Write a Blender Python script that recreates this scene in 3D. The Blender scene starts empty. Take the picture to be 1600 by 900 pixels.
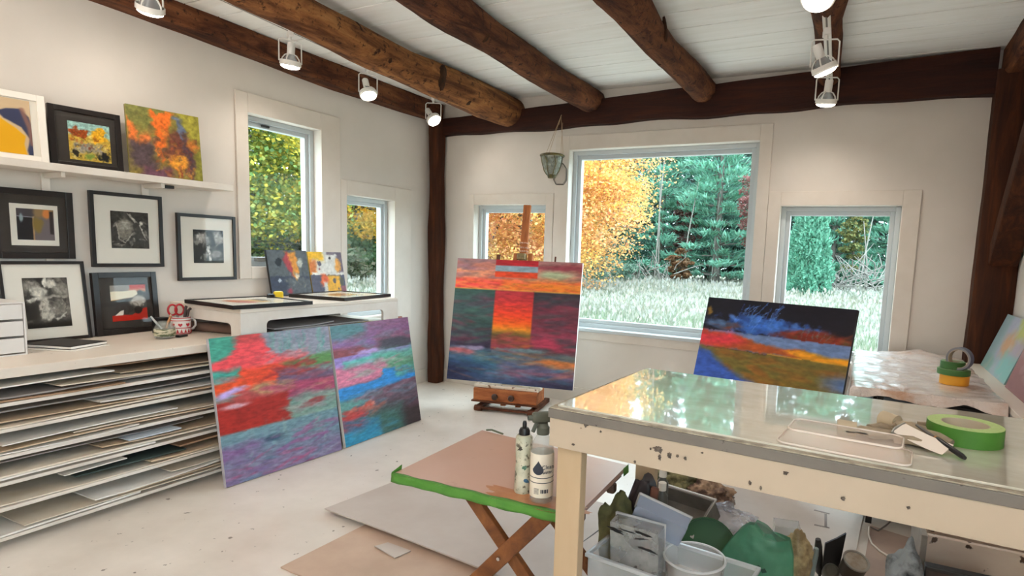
import bpy, bmesh, math, random
import numpy as np
from mathutils import Matrix, Vector, Euler

PI = math.pi
rnd = random.Random(11)
SC = bpy.context.scene
COL = SC.collection

# ---------------------------------------------------------------- camera
F, CX, CY = 917.6, 884.2, 498.3
YAW, PIT, ROLL = -.4631, .1114, -.0360
H = 1.30
def _cam():
    cy, sy = math.cos(YAW), math.sin(YAW)
    f0 = np.array([sy*math.cos(PIT), cy*math.cos(PIT), -math.sin(PIT)])
    r0 = np.array([cy, -sy, 0.]); d0 = np.cross(f0, r0)
    r = math.cos(ROLL)*r0+math.sin(ROLL)*d0; d = -math.sin(ROLL)*r0+math.cos(ROLL)*d0
    return np.array([r, d, f0])
RM = _cam()
CP = np.array([0, 0, H])
def at(px, py, ax, val):
    """point of the plane (axis ax = val) seen at a pixel of the 1600x900 photograph"""
    d = RM.T @ np.array([(px-CX)/F, (py-CY)/F, 1.])
    return Vector(CP + (val-CP[ax])/d[ax]*d)
cam = bpy.data.cameras.new('camera'); camo = bpy.data.objects.new('camera', cam); COL.objects.link(camo)
cam.sensor_width = 36; cam.lens = F/1600*36; cam.clip_start = .05; cam.clip_end = 300
cam.shift_x = (800-CX)/1600; cam.shift_y = (CY-450)/1600
r, d, f = RM
camo.matrix_world = Matrix(((r[0], -d[0], -f[0], 0), (r[1], -d[1], -f[1], 0), (r[2], -d[2], -f[2], H), (0, 0, 0, 1)))
SC.camera = camo

# ---------------------------------------------------------------- materials
def lin(h):
    h = h.lstrip('#'); c = [int(h[i:i+2], 16)/255 for i in (0, 2, 4)]
    return tuple((x/12.92 if x <= .04045 else ((x+.055)/1.055)**2.4) for x in c)+(1.,)
def _new(name):
    m = bpy.data.materials.new(name); m.use_nodes = True
    nt = m.node_tree; nt.nodes.clear()
    o = nt.nodes.new('ShaderNodeOutputMaterial'); p = nt.nodes.new('ShaderNodeBsdfPrincipled')
    nt.links.new(p.outputs[0], o.inputs[0]); return m, nt, p, o
def _noise(nt, scale, detail=4, rough=.6, stretch=None, coord='Object'):
    tc = nt.nodes.new('ShaderNodeTexCoord'); n = nt.nodes.new('ShaderNodeTexNoise')
    n.inputs['Scale'].default_value = scale; n.inputs['Detail'].default_value = detail; n.inputs['Roughness'].default_value = rough
    if stretch:
        mp = nt.nodes.new('ShaderNodeMapping'); mp.inputs['Scale'].default_value = stretch
        nt.links.new(tc.outputs[coord], mp.inputs[0]); nt.links.new(mp.outputs[0], n.inputs[0])
    else: nt.links.new(tc.outputs[coord], n.inputs[0])
    return n
def _ramp(nt, src, stops):
    rp = nt.nodes.new('ShaderNodeValToRGB'); e = rp.color_ramp.elements
    while len(e) < len(stops): e.new(.5)
    for k, (p, c) in enumerate(stops): e[k].position = p; e[k].color = c
    nt.links.new(src, rp.inputs[0]); return rp
def _bump(nt, p, src, st, dist=.002):
    b = nt.nodes.new('ShaderNodeBump'); b.inputs['Strength'].default_value = st; b.inputs['Distance'].default_value = dist
    nt.links.new(src, b.inputs['Height']); nt.links.new(b.outputs[0], p.inputs['Normal'])
def mat(name, c, rough=.5, c2=None, vs=12, stretch=None, bump=0, bs=60, metal=0, spec=.5, coat=0, lo=.35, hi=.65, emit=0, trans=0):
    m, nt, p, o = _new(name)
    p.inputs['Base Color'].default_value = lin(c); p.inputs['Roughness'].default_value = rough
    p.inputs['Metallic'].default_value = metal; p.inputs['Specular IOR Level'].default_value = spec
    if coat: p.inputs['Coat Weight'].default_value = coat; p.inputs['Coat Roughness'].default_value = .05
    if c2:
        n = _noise(nt, vs, 5, .6, stretch); rp = _ramp(nt, n.outputs[0], [(lo, lin(c)), (hi, lin(c2))])
        nt.links.new(rp.outputs[0], p.inputs['Base Color'])
    if bump:
        n = _noise(nt, bs, 4, .6, stretch); _bump(nt, p, n.outputs[0], bump)
    if emit: p.inputs['Emission Color'].default_value = lin(c); p.inputs['Emission Strength'].default_value = emit
    if trans: p.inputs['Transmission Weight'].default_value = trans
    return m
def spotted(name, c, dark, c2=None, scale=18, thr=.7, rough=.5, soft=.03, vs=3, bump=.1, stretch=None):
    """painted surface with dirt / paint spatter of its own shape"""
    m, nt, p, o = _new(name); p.inputs['Roughness'].default_value = rough
    a = _noise(nt, vs, 5, .6, stretch); ra = _ramp(nt, a.outputs[0], [(.3, lin(c)), (.7, lin(c2 or c))])
    b = _noise(nt, scale, 3, .55); rb = _ramp(nt, b.outputs[0], [(thr, (0, 0, 0, 1)), (thr+soft, (1, 1, 1, 1))])
    mx = nt.nodes.new('ShaderNodeMix'); mx.data_type = 'RGBA'
    nt.links.new(rb.outputs[0], mx.inputs[0]); nt.links.new(ra.outputs[0], mx.inputs[6]); mx.inputs[7].default_value = lin(dark)
    nt.links.new(mx.outputs[2], p.inputs['Base Color'])
    if bump:
        n = _noise(nt, 45, 4, .6); _bump(nt, p, n.outputs[0], bump)
    return m
def wood(name, cs, stretch, scale=3, rough=.7, bump=.5, bd=.006, pits=False):
    m, nt, p, o = _new(name); p.inputs['Roughness'].default_value = rough; p.inputs['Specular IOR Level'].default_value = .25
    n = _noise(nt, scale, 8, .68, stretch); n.inputs['Distortion'].default_value = .6
    k = len(cs); rp = _ramp(nt, n.outputs[0], [(.28+.44*i/(k-1), lin(c)) for i, c in enumerate(cs)])
    if pits:
        q = _noise(nt, 26, 4, .65); qr = _ramp(nt, q.outputs[0], [(.56, (0, 0, 0, 1)), (.68, (1, 1, 1, 1))]); mx = nt.nodes.new('ShaderNodeMix'); mx.data_type = 'RGBA'
        nt.links.new(qr.outputs[0], mx.inputs[0]); nt.links.new(rp.outputs[0], mx.inputs[6]); mx.inputs[7].default_value = lin(cs[0]); nt.links.new(mx.outputs[2], p.inputs['Base Color'])
    else: nt.links.new(rp.outputs[0], p.inputs['Base Color'])
    n2 = _noise(nt, scale*5, 6, .7, stretch); _bump(nt, p, n2.outputs[0], bump, bd)
    return m
def pane_mat(name, tint='#ffffff', gloss=1.0):
    m, nt, p, o = _new(name); nt.nodes.remove(p)
    t = nt.nodes.new('ShaderNodeBsdfTransparent'); t.inputs[0].default_value = lin(tint)
    g = nt.nodes.new('ShaderNodeBsdfGlossy'); g.inputs['Roughness'].default_value = .01
    ge = nt.nodes.new('ShaderNodeNewGeometry'); dp = nt.nodes.new('ShaderNodeVectorMath'); dp.operation = 'DOT_PRODUCT'
    nt.links.new(ge.outputs['Normal'], dp.inputs[0]); nt.links.new(ge.outputs['Incoming'], dp.inputs[1])
    def mth(op, a, b=None):
        q = nt.nodes.new('ShaderNodeMath'); q.operation = op; nt.links.new(a, q.inputs[0])
        if b is not None: q.inputs[1].default_value = b
        return q.outputs[0]
    inv = nt.nodes.new('ShaderNodeMath'); inv.operation = 'SUBTRACT'; inv.inputs[0].default_value = 1; nt.links.new(mth('ABSOLUTE', dp.outputs['Value']), inv.inputs[1])
    ml = nt.nodes.new('ShaderNodeMath'); ml.operation = 'MULTIPLY_ADD'; ml.inputs[1].default_value = .96*gloss; ml.inputs[2].default_value = .035*gloss
    nt.links.new(mth('POWER', inv.outputs[0], 5), ml.inputs[0])
    mx = nt.nodes.new('ShaderNodeMixShader'); nt.links.new(ml.outputs[0], mx.inputs[0])
    nt.links.new(t.outputs[0], mx.inputs[1]); nt.links.new(g.outputs[0], mx.inputs[2]); nt.links.new(mx.outputs[0], o.inputs[0])
    return m
def plastic_mat(name, c, body=.4, rough=.2, vs=0, c2=None):
    """see-through plastic: clear film over a milky body"""
    m, nt, p, o = _new(name)
    p.inputs['Base Color'].default_value = lin(c); p.inputs['Roughness'].default_value = rough
    if vs:
        n = _noise(nt, vs, 5, .6); rp = _ramp(nt, n.outputs[0], [(.35, lin(c)), (.65, lin(c2 or c))]); nt.links.new(rp.outputs[0], p.inputs['Base Color'])
        _bump(nt, p, n.outputs[0], .4, .01)
    t = nt.nodes.new('ShaderNodeBsdfTransparent'); mx = nt.nodes.new('ShaderNodeMixShader'); mx.inputs[0].default_value = body
    nt.links.new(t.outputs[0], mx.inputs[1]); nt.links.new(p.outputs[0], mx.inputs[2]); nt.links.new(mx.outputs[0], o.inputs[0])
    return m
def paint_mat(name, rough=.45, bump=.13):
    m, nt, p, o = _new(name); p.inputs['Roughness'].default_value = rough; p.inputs['Specular IOR Level'].default_value = .3
    a = nt.nodes.new('ShaderNodeAttribute'); a.attribute_name = 'Col'; nt.links.new(a.outputs['Color'], p.inputs['Base Color'])
    n = _noise(nt, 90, 5, .65, (1, 1, 3)); _bump(nt, p, n.outputs[0], bump, .002)
    return m

# ---------------------------------------------------------------- mesh building
class MB:
    def __init__(s): s.bm = bmesh.new(); s.cur = 0
    def _set(s, vs):
        fs = {f for v in vs for f in v.link_faces}
        for f in fs: f.material_index = s.cur
    def box(s, c, size, rot=(0, 0, 0), bev=0, seg=2):
        m = Matrix.LocRotScale(Vector(c), Euler(rot), Vector(size))
        vs = bmesh.ops.create_cube(s.bm, size=1, matrix=m)['verts']; s._set(vs)
        if bev:
            es = list({e for v in vs for e in v.link_edges})
            bmesh.ops.bevel(s.bm, geom=es, offset=bev, segments=seg, affect='EDGES', profile=.5)
        return s
    def bx(s, x0, x1, y0, y1, z0, z1, bev=0):
        return s.box(((x0+x1)/2, (y0+y1)/2, (z0+z1)/2), (abs(x1-x0), abs(y1-y0), abs(z1-z0)), bev=bev)
    def cyl(s, p0, p1, r0, r1=None, n=16, caps=True):
        p0, p1 = Vector(p0), Vector(p1); d = p1-p0; L = d.length
        q = d.to_track_quat('Z', 'Y').to_matrix().to_4x4(); m = Matrix.Translation((p0+p1)/2) @ q
        vs = bmesh.ops.create_cone(s.bm, cap_ends=caps, segments=n, radius1=r0, radius2=r0 if r1 is None else r1, depth=L, matrix=m)['verts']
        s._set(vs); return s
    def bar(s, p0, p1, w, t, up=(0, 0, 1), bev=0):
        """rectangular bar between two points, w across, t along 'up'"""
        p0, p1 = Vector(p0), Vector(p1); z = (p1-p0); L = z.length; z.normalize()
        x = z.cross(Vector(up)).normalized(); y = x.cross(z)
        m = Matrix(((x.x, y.x, z.x, 0), (x.y, y.y, z.y, 0), (x.z, y.z, z.z, 0), (0, 0, 0, 1)))
        m = Matrix.Translation((p0+p1)/2) @ m @ Matrix.Diagonal((w, t, L, 1))
        vs = bmesh.ops.create_cube(s.bm, size=1, matrix=m)['verts']; s._set(vs)
        if bev:
            es = list({e for v in vs for e in v.link_edges})
            bmesh.ops.bevel(s.bm, geom=es, offset=bev, segments=2, affect='EDGES', profile=.5)
        return s
    def tube(s, pts, r, n=8, caps=True, wob=None):
        pts = [Vector(p) for p in pts]; rs = r if isinstance(r, (list, tuple)) else [r]*len(pts); rings = []
        up = Vector((0, 0, 1)); t0 = (pts[1]-pts[0]).normalized()
        if abs(t0.dot(up)) > .9: up = Vector((1, 0, 0))
        x = t0.cross(up).normalized()
        for i, p in enumerate(pts):
            t = (pts[min(i+1, len(pts)-1)]-pts[max(i-1, 0)]).normalized()
            x = (x-t*x.dot(t)).normalized(); y = t.cross(x)
            ring = []
            for k in range(n):
                a = 2*PI*k/n; rr = rs[i]*(wob(i, k) if wob else 1)
                ring.append(s.bm.verts.new(p+x*math.cos(a)*rr+y*math.sin(a)*rr))
            rings.append(ring)
        for i in range(len(rings)-1):
            for k in range(n):
                f = s.bm.faces.new((rings[i][k], rings[i][(k+1) % n], rings[i+1][(k+1) % n], rings[i+1][k])); f.material_index = s.cur
        if caps:
            for rg in (rings[0][::-1], rings[-1]):
                f = s.bm.faces.new(rg); f.material_index = s.cur
        return s
    def lathe(s, prof, n=24, m=None, closed=False):
        m = m or Matrix.Identity(4); rings = []
        for (r, z) in prof:
            if r < 1e-5: rings.append([s.bm.verts.new(m @ Vector((0, 0, z)))])
            else: rings.append([s.bm.verts.new(m @ Vector((r*math.cos(2*PI*k/n), r*math.sin(2*PI*k/n), z))) for k in range(n)])
        pairs = list(zip(rings[:-1], rings[1:]))
        if closed: pairs.append((rings[-1], rings[0]))
        for a, b in pairs:
            for k in range(n):
                q = [a[k % len(a)], a[(k+1) % len(a)], b[(k+1) % len(b)], b[k % len(b)]]
                u = []
                for v in q:
                    if v not in u: u.append(v)
                if len(u) >= 3:
                    f = s.bm.faces.new(u); f.material_index = s.cur
        return s
    def prism(s, poly, t, m=None):
        """2D polygon (x, y) extruded by t along local z"""
        m = m or Matrix.Identity(4)
        a = [s.bm.verts.new(m @ Vector((x, y, 0))) for x, y in poly]; b = [s.bm.verts.new(m @ Vector((x, y, t))) for x, y in poly]
        n = len(poly); fs = [s.bm.faces.new(a[::-1]), s.bm.faces.new(b)]
        for i in range(n): fs.append(s.bm.faces.new((a[i], a[(i+1) % n], b[(i+1) % n], b[i])))
        for f in fs: f.material_index = s.cur
        return s
    def grid(s, nx, ny, fn):
        vs = [[s.bm.verts.new(Vector(fn(i/nx, j/ny))) for i in range(nx+1)] for j in range(ny+1)]
        for j in range(ny):
            for i in range(nx):
                f = s.bm.faces.new((vs[j][i], vs[j][i+1], vs[j+1][i+1], vs[j+1][i])); f.material_index = s.cur
        return s
    def slab(s, nx, ny, fn, t):
        """a sheet with real thickness t below the surface fn(u, v)"""
        top = [[s.bm.verts.new(Vector(fn(i/nx, j/ny))) for i in range(nx+1)] for j in range(ny+1)]
        bot = [[s.bm.verts.new(v.co-Vector((0, 0, t))) for v in row] for row in top]
        q = lambda *v: s.bm.faces.new(v)
        for j in range(ny):
            for i in range(nx):
                q(top[j][i], top[j][i+1], top[j+1][i+1], top[j+1][i]); q(bot[j][i], bot[j+1][i], bot[j+1][i+1], bot[j][i+1])
        for i in range(nx):
            q(top[0][i], bot[0][i], bot[0][i+1], top[0][i+1]); q(top[ny][i+1], bot[ny][i+1], bot[ny][i], top[ny][i])
        for j in range(ny):
            q(top[j+1][0], bot[j+1][0], bot[j][0], top[j][0]); q(top[j][nx], bot[j][nx], bot[j+1][nx], top[j+1][nx])
        return s
    def blob(s, c, size, sub=3, amp=.15, fr=3., seed=0, rot=(0, 0, 0), flat=None):
        """crumpled lump"""
        vs = bmesh.ops.create_icosphere(s.bm, subdivisions=sub, radius=1)['verts']; s._set(vs)
        from mathutils import noise
        m = Matrix.LocRotScale(Vector(c), Euler(rot), Vector(size))
        for v in vs:
            p = v.co.copy(); k = noise.noise(p*fr+Vector((seed*7.3, 0, 0)))+.5*noise.noise(p*fr*2.3+Vector((0, seed*3.1, 0)))
            p *= 1+amp*k*2
            if flat is not None and p.z < flat: p.z = flat
            v.co = m @ p
        return s
    def done(s, name, m, parent=None, smooth=None, sub=0):
        bmesh.ops.recalc_face_normals(s.bm, faces=s.bm.faces[:])
        me = bpy.data.meshes.new(name); s.bm.to_mesh(me); s.bm.free()
        for x in (m if isinstance(m, (list, tuple)) else [m]): me.materials.append(x)
        if smooth is not None:
            me.polygons.foreach_set('use_smooth', [True]*len(me.polygons)); me.set_sharp_from_angle(angle=math.radians(smooth))
        o = bpy.data.objects.new(name, me); COL.objects.link(o)
        if parent: o.parent = parent
        if sub:
            md = o.modifiers.new('sub', 'SUBSURF'); md.levels = sub; md.render_levels = sub
        return o
def np_mesh(name, V, Q, m, parent=None, col=None, idx=None, smooth=False):
    me = bpy.data.meshes.new(name); V = np.asarray(V, np.float32); Q = np.asarray(Q, np.int32); k = Q.shape[1]
    me.vertices.add(len(V)); me.vertices.foreach_set('co', V.ravel())
    me.loops.add(Q.size); me.loops.foreach_set('vertex_index', Q.ravel())
    me.polygons.add(len(Q)); me.polygons.foreach_set('loop_start', np.arange(0, Q.size, k, dtype=np.int32))
    try: me.polygons.foreach_set('loop_total', np.full(len(Q), k, np.int32))
    except Exception: pass
    if smooth: me.polygons.foreach_set('use_smooth', [True]*len(Q))
    me.update(calc_edges=True)
    for x in (m if isinstance(m, (list, tuple)) else [m]): me.materials.append(x)
    if idx is not None: me.polygons.foreach_set('material_index', np.asarray(idx, np.int32))
    if col is not None:
        a = me.color_attributes.new('Col', 'FLOAT_COLOR', 'POINT')
        a.data.foreach_set('color', np.concatenate([col, np.ones((len(col), 1))], 1).astype(np.float32).ravel())
    o = bpy.data.objects.new(name, me); COL.objects.link(o)
    if parent: o.parent = parent
    return o
def thing(name, label, cat, loc=(0, 0, 0), rot=(0, 0, 0), group=None):
    o = bpy.data.objects.new(name, None); COL.objects.link(o); o.empty_display_size = .05
    o.location = loc; o.rotation_euler = rot if not isinstance(rot, (int, float)) else (0, 0, rot)
    return tag(o, label, cat, group)
def tag(o, label, cat, group=None, kind=None):
    o['label'] = label; o['category'] = cat
    if group: o['group'] = group
    if kind: o['kind'] = kind
    return o
def struct(o, label=None):
    o['kind'] = 'structure'
    if label: o['label'] = label
    return o
def dup(root, loc=None, rot=None, label=None, group=None):
    r = root.copy(); COL.objects.link(r)
    if loc is not None: r.location = loc
    if rot is not None: r.rotation_euler = rot
    if label: r['label'] = label
    if group: r['group'] = group
    for ch in list(root.children):
        c = ch.copy(); COL.objects.link(c); c.parent = r
        for g in list(ch.children):
            e = g.copy(); COL.objects.link(e); e.parent = c
    return r
def text(parent, s, size, loc, rot, m, name='lettering', depth=.0004):
    cu = bpy.data.curves.new(name, 'FONT'); cu.body = s; cu.size = size; cu.extrude = depth; cu.align_x = 'CENTER'; cu.align_y = 'CENTER'
    t = bpy.data.objects.new(name, cu); me = bpy.data.meshes.new_from_object(t); bpy.data.objects.remove(t)
    me.materials.clear(); me.materials.append(m)
    o = bpy.data.objects.new(name, me); COL.objects.link(o); o.location = loc; o.rotation_euler = rot
    if parent: o.parent = parent
    return o
# ---------------------------------------------------------------- paint engine for the pictures
def _rgb(h):
    h = h.lstrip('#'); return np.array([int(h[i:i+2], 16)/255 for i in (0, 2, 4)])
def _vn(x, y, seed):
    T = np.random.RandomState(seed).rand(64, 64); xi = np.floor(x).astype(int); yi = np.floor(y).astype(int)
    fx = x-xi; fy = y-yi; fx = fx*fx*(3-2*fx); fy = fy*fy*(3-2*fy)
    a = T[yi % 64, xi % 64]; b = T[yi % 64, (xi+1) % 64]; c = T[(yi+1) % 64, xi % 64]; e = T[(yi+1) % 64, (xi+1) % 64]
    return (a*(1-fx)+b*fx)*(1-fy)+(c*(1-fx)+e*fx)*fy
def _fbm(x, y, seed, o=4):
    t = 0; a = .5; s = 0
    for k in range(o): t = t+a*_vn(x*2**k, y*2**k, seed+k); s += a; a *= .55
    return t/s
class Art:
    """u runs left to right, v runs top to bottom, both 0..1"""
    def __init__(s, w, h, n=100, seed=1, bg='#888888'):
        s.w, s.h, s.nx, s.ny, s.seed = w, h, n, max(8, int(n*h/w)), seed*100
        s.U, s.V = np.meshgrid(np.linspace(0, 1, s.nx), np.linspace(0, 1, s.ny)); s.c = np.ones((s.ny, s.nx, 3))*_rgb(bg)
        s.rs = np.random.RandomState(seed)
    def N(s, fx, fy, o=4): s.seed += 7; return _fbm(s.U*fx+.37, s.V*fy+.71, s.seed, o)-.5
    def put(s, sd, col, soft, a):
        m = np.clip(.5+sd/(2*soft), 0, 1); m = (m*m*(3-2*m)*a)[..., None]; s.c = s.c*(1-m)+_rgb(col)*m; return s
    def R(s, u0, v0, u1, v1, col, soft=.012, warp=0, fx=4, fy=12, a=1.):
        sd = np.minimum(np.minimum(s.U-u0, u1-s.U), np.minimum(s.V-v0, v1-s.V))
        if warp: sd = sd+2*warp*s.N(fx, fy)
        return s.put(sd, col, soft, a)
    def E(s, cx, cy, rx, ry, col, soft=.02, warp=.03, fx=6, fy=8, a=1., rot=0):
        x = s.U-cx; y = s.V-cy; c, n = math.cos(rot), math.sin(rot); x, y = x*c+y*n, -x*n+y*c
        sd = (1-np.sqrt((x/rx)**2+(y/ry)**2))*min(rx, ry)
        if warp: sd = sd+2*warp*s.N(fx, fy)
        return s.put(sd, col, soft, a)
    def P(s, pts, col, soft=.012, warp=0, fx=5, fy=8, a=1.):
        sd = np.full(s.U.shape, 9.); inside = np.zeros(s.U.shape, bool)
        for (x0, y0), (x1, y1) in zip(pts, pts[1:]+pts[:1]):
            dx, dy = x1-x0, y1-y0; t = np.clip(((s.U-x0)*dx+(s.V-y0)*dy)/(dx*dx+dy*dy+1e-12), 0, 1)
            sd = np.minimum(sd, np.hypot(s.U-x0-t*dx, s.V-y0-t*dy))
            if abs(y1-y0) > 1e-9: inside ^= ((y0 > s.V) != (y1 > s.V)) & (s.U < (x1-x0)*(s.V-y0)/(y1-y0)+x0)
        sd = np.where(inside, sd, -sd)
        if warp: sd = sd+2*warp*s.N(fx, fy)
        return s.put(sd, col, soft, a)
    def L(s, pts, th, col, soft=.006, a=1.):
        sd = np.full(s.U.shape, 9.)
        for (x0, y0), (x1, y1) in zip(pts[:-1], pts[1:]):
            dx, dy = x1-x0, y1-y0; t = np.clip(((s.U-x0)*dx+(s.V-y0)*dy)/(dx*dx+dy*dy+1e-12), 0, 1)
            sd = np.minimum(sd, np.hypot(s.U-x0-t*dx, s.V-y0-t*dy))
        return s.put(th-sd, col, soft, a)
    def S(s, n, u0, v0, u1, v1, cols, ln=.08, th=.012, a=.7, ang=0, da=.3):
        for k in range(n):
            s.E(s.rs.uniform(u0, u1), s.rs.uniform(v0, v1), ln*s.rs.uniform(.4, 1.2), th*s.rs.uniform(.5, 1.5), cols[s.rs.randint(len(cols))],
                .008, .006, 20, 20, a*s.rs.uniform(.5, 1), ang+s.rs.uniform(-da, da))
        return s
    def G(s, stops, u0=0, v0=0, u1=1, v1=1, warp=.02, soft=.01, fx=4, fy=14, a=1., jig=0):
        """vertical gradient inside a rectangle"""
        t = np.clip((s.V-v0)/(v1-v0)+(warp*2*s.N(fx, fy) if warp else 0), 0, 1); ps = [p for p, _ in stops]
        col = np.stack([np.interp(t, ps, [_rgb(c)[k] for _, c in stops]) for k in range(3)], -1)
        sd = np.minimum(np.minimum(s.U-u0, u1-s.U), np.minimum(s.V-v0, v1-s.V))
        if jig: sd = sd+2*jig*s.N(fx, fy)
        m = (np.clip(.5+sd/(2*soft), 0, 1)*a)[..., None]; s.c = s.c*(1-m)+col*m; return s
    def T(s, amt=.12, fx=20, fy=50):
        s.c = np.clip(s.c*(1+amt*2*s.N(fx, fy)[..., None]), 0, 1); return s
    def J(s, au=.012, av=.006, fx=22, fy=40):
        """ragged, dragged paint edges"""
        iu = np.clip(np.round((s.U+2*au*s.N(fx, fy, 3))*(s.nx-1)).astype(int), 0, s.nx-1); iv = np.clip(np.round((s.V+2*av*s.N(fx, fy, 3))*(s.ny-1)).astype(int), 0, s.ny-1)
        s.c = s.c[iv, iu]; return s
    def linear(s, sat=1.0):
        c = s.c
        if sat != 1: g = c.mean(-1, keepdims=True); c = np.clip(g+(c-g)*sat, 0, 1)
        return np.where(c <= .04045, c/12.92, ((c+.055)/1.055)**2.4).reshape(-1, 3)
    def face(s, name, m, parent, x0=None, z0=0., y=-.0006, sat=1.0, flat=False):
        """the painted surface, facing local -y (or up when flat)"""
        x0 = -s.w/2 if x0 is None else x0
        X = x0+s.U*s.w; Z = z0+(1-s.V)*s.h
        V = np.stack([X, Z, np.full(X.shape, y)], -1) if flat else np.stack([X, np.full(X.shape, y), Z], -1)
        i = np.arange(s.nx*s.ny).reshape(s.ny, s.nx)
        Q = np.stack([i[1:, :-1], i[1:, 1:], i[:-1, 1:], i[:-1, :-1]], -1).reshape(-1, 4)
        return np_mesh(name, V.reshape(-1, 3), Q, m, parent, s.linear(sat))

MP = paint_mat('artist_paint')
MPH = paint_mat('photo_print', .35, .05)

def art_p1(w, h):
    a = Art(w, h, 190, 3, '#7d9a98')
    a.R(-.1, -.1, .22, .24, '#45a28e', .02, .03).E(.3, .02, .13, .2, '#cf4a4c', .04, .06, 8, 6).R(.42, -.1, 1.1, .22, '#9093a6', .05, .04)
    a.S(40, .45, 0, 1, .22, ['#6fa7a0', '#8aa9a4', '#a58fa8', '#5f9c9a'], .012, .07, .7)
    a.P([(-.1, .2), (.12, .15), (.2, .05), (.4, .05), (.45, .16), (.75, .2), (.6, .3), (.3, .32), (-.1, .24)], '#f44f58', .02, .03, 6, 20)
    a.S(30, .3, .15, .75, .24, ['#e56a72', '#f0606a', '#c98a92'], .06, .012, .6, -.15)
    a.R(.15, .24, .72, .40, '#ee4c2c', .03, .05, 5, 22).P([(.55, .24), (1.1, .2), (1.1, .3), (.75, .3)], '#5d9350', .02, .03, 6, 22)
    a.S(22, .55, .22, 1, .3, ['#4f8a4a', '#7aa35a', '#b0413a'], .07, .01, .7, -.1)
    a.R(-.1, .22, .2, .29, '#3fa598', .02, .03, 6, 20).S(16, .4, .24, .9, .34, ['#9c2a30', '#b8342f', '#8e3440'], .09, .012, .8, -.1)
    a.R(.5, .32, 1.1, .44, '#6f5878', .03, .05, 5, 22).S(26, .5, .33, 1, .45, ['#8a5068', '#5f5f80', '#7a4a60', '#a6606e'], .08, .011, .7, -.08)
    a.R(-.1, .31, .22, .39, '#ea5228', .02, .04, 6, 22).E(.12, .375, .11, .026, '#b9a2e0', .012, .02, 8, 20, 1, -.15)
    a.R(.18, .4, 1.1, .52, '#ad4468', .04, .06, 5, 22).E(.4, .4, .17, .05, '#b58c66', .03, .04, 8, 22)
    a.S(30, .2, .38, .95, .54, ['#c2506e', '#8f3f62', '#b77c70', '#d0706c'], .09, .01, .7, -.06)
    a.R(.45, .5, 1.1, .66, '#74988c', .05, .06, 5, 18).R(-.1, .44, .56, .66, '#a92922', .03, .035, 5, 18)
    a.E(.14, .475, .1, .016, '#d3a4b4', .01, .01).E(.2, .43, .1, .03, '#b94a48', .02, .02).S(14, .6, .54, .85, .6, ['#b5322c', '#9b3a40', '#a0a09a'], .08, .011, .8, -.12)
    a.S(30, .55, .5, 1, .66, ['#86a89a', '#6a8f8c', '#9a8a92'], .07, .014, .5)
    a.G([(0, '#6d93a0'), (.35, '#6c8a9e'), (.6, '#7d6f92'), (1, '#86799a')], -.1, .655, 1.1, 1.1, .08, .008)
    a.S(40, 0, .68, 1, .84, ['#7fa2ae', '#5e8698', '#88a7a8', '#6b7d9c'], .02, .05, .5).E(.42, .755, .11, .02, '#35566e', .015, .03, 9, 20)
    a.E(.1, .79, .16, .05, '#84508c', .04, .05, 6, 20, .8).S(26, .4, .72, 1, .85, ['#85508a', '#a0588c', '#6f8f98'], .1, .012, .7, -.1)
    a.S(34, 0, .85, 1, 1, ['#a84a78', '#b5507c', '#8fa0b8', '#6f5f92', '#5f86a0'], .1, .01, .7, -.05)
    return a.J(.03, .0045, 14, 60).T(.2, 25, 90)
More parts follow.
